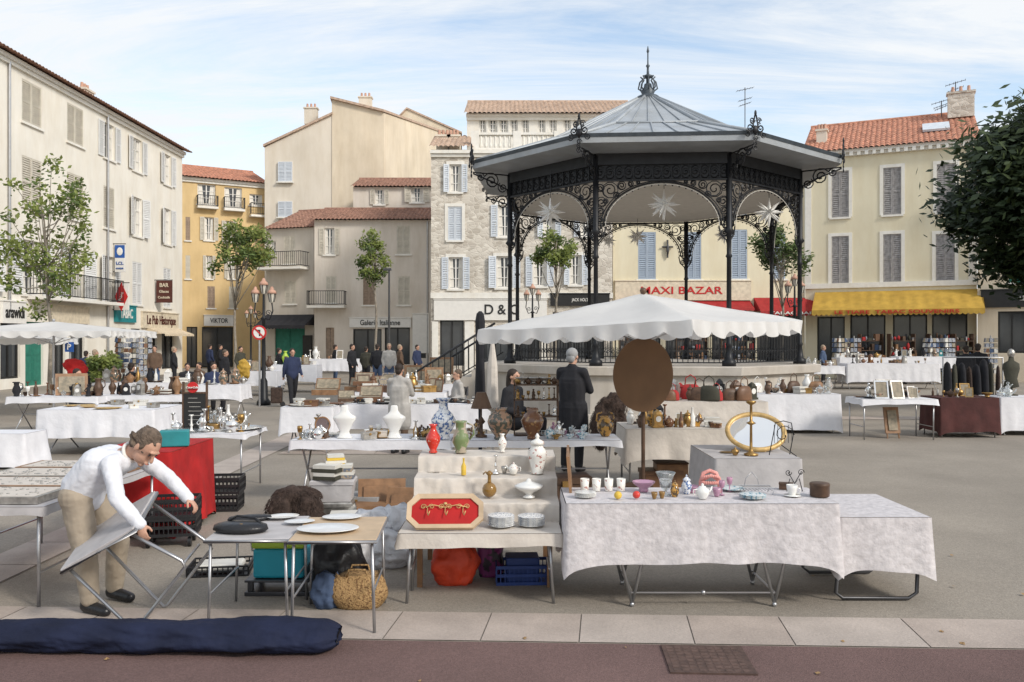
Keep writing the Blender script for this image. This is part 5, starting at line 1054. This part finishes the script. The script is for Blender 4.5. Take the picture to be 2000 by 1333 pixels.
def rack(px,d,label='revolving rack full of postcards'):
    o=emp('postcard_rack',label,'rack',(gx(px,d),d,0),R.uniform(-.4,.4),group='postcard and souvenir racks');mb=MB();mb.cyl((0,0,0),(0,0,2.1),.03)
    for a in(0,2.1,4.2):mb.cyl((0,0,.05),(.3*math.cos(a),.3*math.sin(a),.0),.02)
    mk('stand',mb,'metal_grey',o);mb=MB()
    for k in range(4):
        for j in range(7):
            for i in range(3):
                a=k*pi/2;x=-.16+i*.16;q=Matrix.Rotation(a,3,'Z');mb.mi=R.randint(0,5)
                p=q@Vector((x-.06,-.24,.5+j*.22));mb.pbox(p,q@Vector((.13,0,0)),q@Vector((0,.02,0)),q@Vector((0,.03,.17)))
    mk('postcards',mb,['postcards','photo_mix','paper','leather_brown','w_denim','postcards'],o)
for px,d in((268,36),(285,34),(240,37),(1640,38),(1668,38.5),(1818,37),(1850,37.5),(1935,36)):rack(px,d)
def goods(px,d,w,label='dark shop shelves stacked with assorted souvenirs'):
    o=emp('souvenir_shelf',label,'shelf',(gx(px,d),d,0),group='souvenir shelves outside the shops');mb=MB()
    for z in(.5,.95,1.4,1.85):mb.box(-w/2,w/2,-.2,.2,z,z+.03)
    for x in(-w/2-.03,w/2):mb.box(x,x+.03,-.2,.2,0,2.2)
    mk('shelf_frame',mb,'wood_dark',o);mb=MB();ms=['w_red','w_black','w_olive','book_mix','wood_mid','leather_brown','w_black','w_denim','w_brown','postcards','wood_dark','shutter_brown']
    for z in(.53,.98,1.43,1.88):
        x=-w/2+.05
        while x<w/2-.08:
            s=R.uniform(.04,.2);mb.mi=R.randint(0,11);hh=R.uniform(.06,.36)
            if R.random()<.5:mb.box(x,x+s,-.15-R.uniform(0,.04),.1,z+.001,z+hh)
            else:mb.ell((x+s/2,-.1,z+hh*.6),(s*.5,.08,hh*.58),7)
            x+=s+R.uniform(.01,.1)
    g=mk('goods',mb,ms,o);g['kind']='stuff'
for px,d,w in((1700,40.5,1.0),(1760,40,1.1),(1835,39.8,1.0),(1880,39.5,.8),(1440,42.5,1.6),(1240,42.6,1.5),(1350,42.6,1.5)):goods(px,d,w)
o=emp('clothes_rail','metal rail hung with dark coats','clothes rail',(gx(1900,20),20,0));mb=MB();mb.tube([(-.7,0,0),(-.7,0,1.5),(.7,0,1.5),(.7,0,0)],.02,6);mk('rail',mb,'metal_grey',o)
for i in range(8):
    mb=MB();mb.lathe([(.16,.55),(.15,.8),(.13,1.2),(.09,1.42),(.02,1.48)],n=12,sx=.35,sy=1.0);mk('coat',mb,R.choice(['w_black','w_olive','w_black','fur_brown']),o,loc=(-.6+i*.17,0,R.uniform(-.1,.0)),rot=R.uniform(-.4,.4),sc_=(R.uniform(.9,1.5),1,R.uniform(.9,1)))
o=emp('dress_form','dark green dress form displaying a jacket','mannequin',(gx(1975,17.6),17.6,.76));mb=MB();mb.lathe([(.14,0),(.14,.02),(.03,.04),(.03,.15),(.16,.18),(.12,.35),(.17,.55),(.16,.66),(.06,.72),(.05,.8)],n=14,sy=.65);mk('torso',mb,'w_olive',o);mb=MB();mb.ell((0,0,.87),(.07,.08,.1),10);mk('hat',mb,'silver_dull',o)
o=emp('table_lamp','antique table lamp with a taupe shade','lamp',(gx(940,10.1),10.1,.755));mb=MB();mb.lathe([(.07,0),(.07,.02),(.02,.04),(.02,.15),(.05,.18),(.01,.24),(.01,.36)],n=12);mk('base',mb,'wood_dark',o);mb=MB();mb.lathe([(.13,.34),(.06,.53)],n=10,smooth=False);mk('lamp_shade',mb,'w_brown',o)
o=emp('shelf_unit','dark wood shelf unit crowded with silver ornaments','shelf',(gx(1047,10.3),10.35,.755));mb=MB()
for z in(0,.22,.42,.6):mb.box(-.27,.27,-.12,.12,z,z+.015)
for x in(-.27,.255):
    for y in(-.12,.105):mb.box(x,x+.015,y,y+.015,.016,.66)
mk('shelves',mb,'wood_dark',o)
for i in range(24):
    k=i%3;item(R.choice(['figurine','goblet','cup','teapot','candlestick']),R.choice(['silver_dull','silver','brass','wood_dark']),gx(1047,10.3)-.22+(i//3)*.063,10.33,.755+(.24,.44,.62)[k]-.005,.55)
for i in range(3):item('bowl','silver_dull',gx(1020+22*i,10.35),10.35,1.375,.9,label='tarnished silver bowl on top of the shelf unit')
# ---------------- people
def hand(mb,w,dv,nv,s=1,curl=.5,n=8,side=1):
    s*=.88
    w=Vector(w);d=Vector(dv).normalized();n_=Vector(nv);n_=(n_-d*n_.dot(d)).normalized();l=d.cross(n_)*side
    mb.ell(w+d*.045*s,(.040*s,.017*s,.05*s),n,q=Matrix((l,n_,d)).transposed().to_quaternion())
    for i,(o_,ln) in enumerate(((-.028,.066),(-.010,.076),(.010,.071),(.028,.055))):
        b=w+d*.075*s+l*o_*s;p=b;ang=0
        for j in range(3):
            ang+=curl*(.45+.25*j);st=(d*math.cos(ang)+n_*math.sin(ang))*ln*s*(.42,.32,.26)[j];mb.cap(p,p+st,(.0092-.001*j)*s,(.0086-.001*j)*s,7);p=p+st
    b=w+d*.02*s-l*.03*s;p=b
    for j,st in enumerate((-l*.022+d*.025+n_*.014,-l*.004+d*.026+n_*.018)):
        mb.cap(p,p+st*s,.0115*s,.010*s,7);p=p+st*s
def head(mb,c,f,u,s=1,n=14):
    c=Vector(c);f=Vector(f).normalized();u=Vector(u);u=(u-f*u.dot(f)).normalized();r=f.cross(u);q=Matrix((r,f,u)).transposed().to_quaternion()
    L=lambda x,y,z:c+(r*x+f*y+u*z)*s
    mb.ell(L(0,-.01,.025),(.076*s,.095*s,.092*s),n,q);mb.ell(L(0,.025,-.045),(.056*s,.062*s,.07*s),n,q);mb.ell(L(0,.065,-.095),(.026*s,.022*s,.02*s),8,q)
    mb.cap(L(0,.085,.02),L(0,.108,-.022),.010*s,.014*s,7);mb.ell(L(0,.09,-.058),(.024*s,.012*s,.010*s),8,q);mb.ell(L(0,.082,.038),(.05*s,.014*s,.012*s),8,q)
    for k in(-1,1):mb.ell(L(k*.078,-.005,-.005),(.010*s,.02*s,.032*s),8,q)
    return L,q
def rem(o,v,sm_=3,disp=0):
    md=o.modifiers.new('r','REMESH');md.mode='VOXEL';md.voxel_size=v;md.use_smooth_shade=True
    if disp:
        tx=bpy.data.textures.new('w','CLOUDS');tx.noise_scale=.07;dm=o.modifiers.new('d','DISPLACE');dm.texture=tx;dm.strength=disp;dm.mid_level=.4
    s=o.modifiers.new('s','SMOOTH');s.iterations=sm_;s.factor=.5
def person(label,x,y,rot,h=1.72,pose='stand',jc='w_black',tc='w_black',hc='hair_dark',coat=0,vox=.02,J=None,hat=None,hair='short',headf=None,sh='leather_black',z0=0,disp=0,hcurl=.4,hd=None,fit=1):
    k=h/1.75;o=emp('person',label,'person',(x,y,z0),rot);V=Vector
    if J is None:
        J=dict(hl=(-.09,0,.93),hr=(.09,0,.93),kl=(-.10,-.02,.50),kr=(.10,-.01,.50),al=(-.11,.02,.09),ar=(.11,.02,.09),p=(0,0,.98),c=(0,.01,1.27),n=(0,.015,1.47),sl=(-.18,.01,1.42),sr=(.18,.01,1.42),el=(-.24,.04,1.14),er=(.24,.04,1.14),wl=(-.21,-.10,.92),wr=(.21,-.10,.92),h=(0,-.01,1.63),f=(0,-1,-.08))
        if pose=='walk':J.update(kl=(-.09,-.18,.52),al=(-.09,-.26,.10),kr=(.09,.06,.50),ar=(.09,.28,.16),wl=(-.24,.12,.9),wr=(.24,-.18,.95))
        if pose=='arms':J.update(el=(-.24,-.08,1.16),er=(.24,-.08,1.16),wl=(-.12,-.30,1.14),wr=(.12,-.30,1.12))
        if pose=='sit':
            for q in('p','c','n','sl','sr','el','er','h'):J[q]=(J[q][0],J[q][1]+.02,J[q][2]-.45)
            J.update(hl=(-.10,0,.50),hr=(.10,0,.50),kl=(-.13,-.42,.52),kr=(.13,-.42,.52),al=(-.13,-.40,.09),ar=(.13,-.40,.09),wl=(-.13,-.30,.62),wr=(.13,-.30,.62))
        J={a:V(b)*(k if a!='f' else 1) for a,b in J.items()}
    else:J={a:V(b) for a,b in J.items()}
    if headf:J['f']=V(headf)
    n=10 if vox>.012 else 16
    g=MB()
    for s in'lr':
        g.cap(J['h'+s],J['k'+s],.078*k,.052*k,n);g.cap(J['k'+s],J['a'+s],.052*k,.036*k,n);g.cap(J['s'+s],J['e'+s],.042*k,.035*k,n);g.cap(J['e'+s],J['w'+s],.035*k,.025*k,n)
        ff=V((J['f'].x,J['f'].y,0)).normalized();g.cap(J['a'+s]-V((0,0,.04)),J['a'+s]+ff*.14-V((0,0,.055)),.033,.026,n)
        d=(J['w'+s]-J['e'+s]).normalized();hv=(hd or{}).get(s,(d,V((0,0,-1)) if abs(d.z)<.8 else V((0,-1,0))))
        hand(g,J['w'+s],hv[0],hv[1],k,hcurl,8 if vox>.012 else 12,side=1 if s=='l' else -1)
    g.cap(J['p'],J['c'],.100*k,.105*k,n);g.cap(J['c'],(J['sl']+J['sr'])/2,.095*k,.055*k,n);g.cap(J['sl'],J['sr'],.045*k,.045*k,n);g.cap(J['n']-(J['h']-J['n'])*.3,J['h'],.054*k,.05*k,n)
    u=(J['h']-J['n']).normalized();L,q=head(g,J['h'],J['f'],u,k,n)
    b=mk('body',g,'skin',o);rem(b,vox*.75,2)
    g=MB()
    for s in'lr':g.cap(J['h'+s],J['k'+s],.103*k,.078*k,n);g.cap(J['k'+s],J['a'+s]+V((0,0,.02)),.078*k,.062*k,n)
    g.cap(J['hl'],J['hr'],.112*k,.112*k,n);g.cap((J['hl']+J['hr'])/2,J['p'],.12*k,.12*k,n);t=mk('trousers',g,tc,o);rem(t,vox,2,disp)
    g=MB();mid=(J['sl']+J['sr'])/2;K_=k*fit
    ax=(J['sr']-J['sl']).normalized()
    for s_ in(-1,0,1):g.cap(J['p']+ax*.05*s_*k,J['c']+ax*.06*s_*k,.142*K_,.140*K_,n);g.cap(J['c']+ax*.06*s_*k,mid+ax*.06*s_*k,.135*K_,.088*K_,n)
    for s in'lr':g.cap(J['s'+s],J['e'+s],.068*K_,.055*K_,n);g.cap(J['e'+s],J['w'+s],.055*K_,.040*k,n);g.cap(mid,J['s'+s],.08*K_,.068*K_,n)
    if fit==1:g.cap(mid,J['n']+(J['h']-J['n'])*.12,.08*k,.068*k,n)
    hp=(J['hl']+J['hr'])/2;g.cap(J['p'],hp,.155*K_,.155*K_,n)
    if coat:
        for s in'lr':g.cap(J['h'+s],J['h'+s].lerp(J['k'+s],coat),.14*k,.14*k,n)
        g.cap(hp,hp.lerp((J['kl']+J['kr'])/2,coat),.16*k,.15*k,n)
    t=mk('jacket',g,jc,o);rem(t,vox,2,disp)
    ff=V((J['f'].x,J['f'].y,0)).normalized()
    for s in'lr':
        g=MB();a=J['a'+s];g.cap(a-ff*.03-V((0,0,.035)),a+ff*.16-V((0,0,.052)),.046,.036,n);g.cap(a,a-ff*.03-V((0,0,.03)),.046,.046,n);t=mk('shoe',g,sh,o);rem(t,min(vox,.012),2)
    g=MB()
    g.ell(L(0,-.028,.045),(.084*k,.094*k,.088*k),14,q)
    if hair=='short':g.ell(L(0,-.065,-.02),(.068*k,.05*k,.07*k),12,q)
    if hair=='long':g.cap(L(0,-.06,0),L(0,-.07,-.13),.07*k,.06*k,12)
    if vox<.01:
        for i in range(30):
            a=R.uniform(-1,1);g.ell(L(a*.075,-.09+.12*R.random(),.10-.07*abs(a)+R.uniform(-.08,.02)),(.016,.04,.012),8,q)
        for a in(-1,1):g.ell(L(a*.07,.0,.03),(.012,.03,.04),8,q)
    t=mk('hat' if hat else 'hair',g,hat or hc,o)
    if vox<.01:rem(t,.005,1,.014)
    for s in(-1,1):
        g=MB();g.ell(L(s*.031,.080,.012),(.013*k,.008*k,.007*k),8,q);mk('eye',g,'eye_dark',o)
    g=MB();g.ell(L(0,.101,-.058),(.02*k,.006*k,.0035*k),8,q);mk('mouth',g,'lip',o)
    return o,J,L
MJ=dict(hl=(-.19,.09,.83),hr=(-.19,-.09,.82),kl=(-.04,.20,.46),kr=(-.13,-.09,.44),al=(-.11,.30,.09),ar=(-.13,-.03,.09),p=(-.17,0,.89),c=(-.03,-.02,1.04),n=(.15,-.05,1.12),sl=(.13,.15,1.07),sr=(.09,-.19,1.06),el=(.36,.10,.93),er=(.20,-.33,.85),wl=(.545,-.01,.80),wr=(.375,-.39,.70),h=(.285,-.09,1.165),f=(.62,-.30,-.78))
mo,_,ML=person('man in white sweater and beige trousers bending over a folding table',-2.8,5.95,0,1.78,jc='knit_white',tc='trouser_beige',hc='hair_grey',vox=.008,J=MJ,disp=.014,hcurl=.75,fit=.9,hd=dict(l=(Vector((.7,-.2,-.6)),Vector((-.3,-.2,-1))),r=(Vector((.35,-.2,-.9)),Vector((.1,.9,-.2)))))
ax=Vector((.135,-.04,.045)).normalized();b1=ax.orthogonal().normalized();b2=ax.cross(b1);cc=Vector((.165,-.055,1.125))
g=MB();g.tube([cc+b1*.064*math.cos(a)+b2*.064*math.sin(a) for a in [i*pi/8 for i in range(16)]],.013,8,closed=True);mk('shirt_collar',g,'sign_white',mo)
for a,b in(((.36,.10,.93),(.545,-.01,.80)),((.20,-.33,.85),(.375,-.39,.70))):
    a=Vector(a);b=Vector(b);g=MB();g.cyl(a.lerp(b,.88),a.lerp(b,1.0),.041,.038,14);mk('cuff',g,'knit_white',mo)
person('man in long black coat and grey knitted cap browsing a stall',gx(1118,12.3),12.3,2.6,1.78,'arms','w_black','w_black',coat=.8,vox=.014,hat='w_grey')
person('woman with dark hair in black sitting behind the shelf unit',gx(1005,12.6),12.8,1.0,1.7,'sit','w_black','w_black',vox=.016,hair='long',z0=.2)
person('woman in pale grey hooded coat seen from behind at a stall',gx(780,14.3),14.3,2.9,1.5,'arms','w_lgrey','w_brown',coat=.8,vox=.014,hc='hair_dark')
person('man in navy jacket and dark trousers walking with a trolley',gx(571,24.6),24.6,.5,1.66,'walk','w_navy','w_black',vox=.02)
o=emp('shopping_trolley','dark wheeled shopping trolley pulled by walking man','trolley',(gx(540,24.4),24.4,0),.3);mb=MB();mb.box(-.16,.16,-.12,.12,.1,.55);mk('bag',mb,'fur_brown',o,bev=.03);mb=MB();mb.tube([(.16,0,.1),(.18,0,.6),(.3,0,.85)],.012,5);mk('handle',mb,'metal_grey',o)
for s in(-1,1):mb=MB();mb.cyl((.17,s*.14,.07),(.17,s*.16,.07),.07,n=12);mk('wheel',mb,'black_plastic',o)
pl=[(688,33,1.75,'stand','w_black','w_black','hair_dark',1.2),(715,34,1.65,'stand','w_olive','w_black','hair_dark',2.8),(737,33,1.75,'stand','w_black','w_denim','hair_dark',3.0),(760,32,1.78,'stand','w_lgrey','w_denim','hair_light',.2),(781,35,1.72,'stand','w_brown','w_black','hair_light',2),
(186,27.5,1.6,'stand','w_navy','w_black','hair_light',2.4),(168,28,1.55,'stand','w_navy','w_black','hair_dark',3.3),(258,22.6,1.75,'sit','w_black','w_black','hair_dark',2.9),(152,19,1.7,'sit','w_black','w_black','hair_dark',1.2),(418,23,1.75,'sit','w_navy','w_black','hair_dark',.6),(440,27,1.6,'stand','w_black','w_black','hair_grey',1.5),(388,26,1.65,'sit','w_brown','w_black','hair_dark',-.5),(366,25,1.65,'sit','w_black','w_black','hair_dark',.5),
(545,33,1.6,'stand','w_black','w_denim','hair_dark',2.2),(1886,24,1.75,'stand','w_black','w_denim','hair_dark',3),(1910,24.5,1.8,'stand','w_black','w_black','hair_dark',2.6),(1748,37.3,1.7,'sit','w_white','w_black','hair_dark',.3),(1608,36,1.7,'stand','w_denim','w_black','hair_light',1),(1712,37.4,1.6,'sit','w_red','w_black','hair_dark',.3),(892,18.6,1.7,'sit','w_lgrey','w_brown','hair_grey',-1.2),(430,40,1.7,'stand','w_black','w_black','hair_dark',2),(410,41,1.7,'stand','w_navy','w_black','hair_dark',2.5),(470,34,1.65,'stand','w_olive','w_black','hair_dark',1),(302,31,1.7,'stand','w_brown','w_denim','hair_dark',.2),(340,33,1.65,'stand','w_black','w_black','hair_light',2),(655,38,1.7,'stand','w_black','w_denim','hair_dark',2),(815,37,1.7,'stand','w_navy','w_black','hair_dark',1)]
wn={'w_black':'black','w_olive':'olive','w_lgrey':'light grey','w_brown':'brown','w_navy':'navy','w_white':'white','w_denim':'blue','w_red':'red'}
for px,d,h,ps,jc,tc_,hc,r in pl:
    person('person in %s jacket %s among market stalls'%(wn[jc],'sitting' if ps=='sit' else 'standing'),gx(px,d),d,r,h,ps,jc,tc_,hc,vox=.024,z0=.0)
    if ps=='sit':
        o=emp('folding_chair','simple folding chair behind a stall','chair',(gx(px,d),d,0),r,group='folding chairs of the stall holders');mb=MB();mb.box(-.2,.2,-.2,.2,.36,.385);mk('seat',mb,'wood_mid',o);mb=MB()
        for a in(-.18,.18):mb.tube([(a,.2,.9),(a,.12,.38),(a,-.2,0)],.012,5);mb.tube([(a,-.18,.37),(a,.2,0)],.012,5)
        mb.box(-.18,.18,.19,.21,.7,.88);mk('chair_frame',mb,'metal_dark',o)
blobs('fur_coat',[((0,0,.45),(.20,.12,.32)),((.1,0,.62),(.16,.12,.2)),((-.12,0,.3),(.14,.12,.3)),((.16,0,.3),(.1,.12,.28))],'fur_brown',(gx(1190,11.9),12,.35),'dark brown fur coat hanging beside the stall','coat',disp=.03,fur=5000)
blobs('red_cover',[((0,0,1.3),(.25,.2,.16)),((.08,0,1.2),(.25,.2,.2))],'cloth_red',(gx(118,20),20.6,0),'bright red cloth hanging from the parasol pole','cloth',.03,.04)
blobs('yellow_jacket',[((0,0,1.0),(.2,.07,.32)),((.13,0,.95),(.1,.06,.28))],'awning_yellow',(gx(475,27),27,0),'mustard yellow jacket hanging on a rail','jacket',.03,.04)
o=tree('round green potted shrub beside the stalls',gx(207,26),26,.2,(gx(207,26),26,.95),(.6,.5,.45),16,2600,.06,sm,31,name='shrub');o['category']='shrub'
print('done',len(bpy.data.objects))
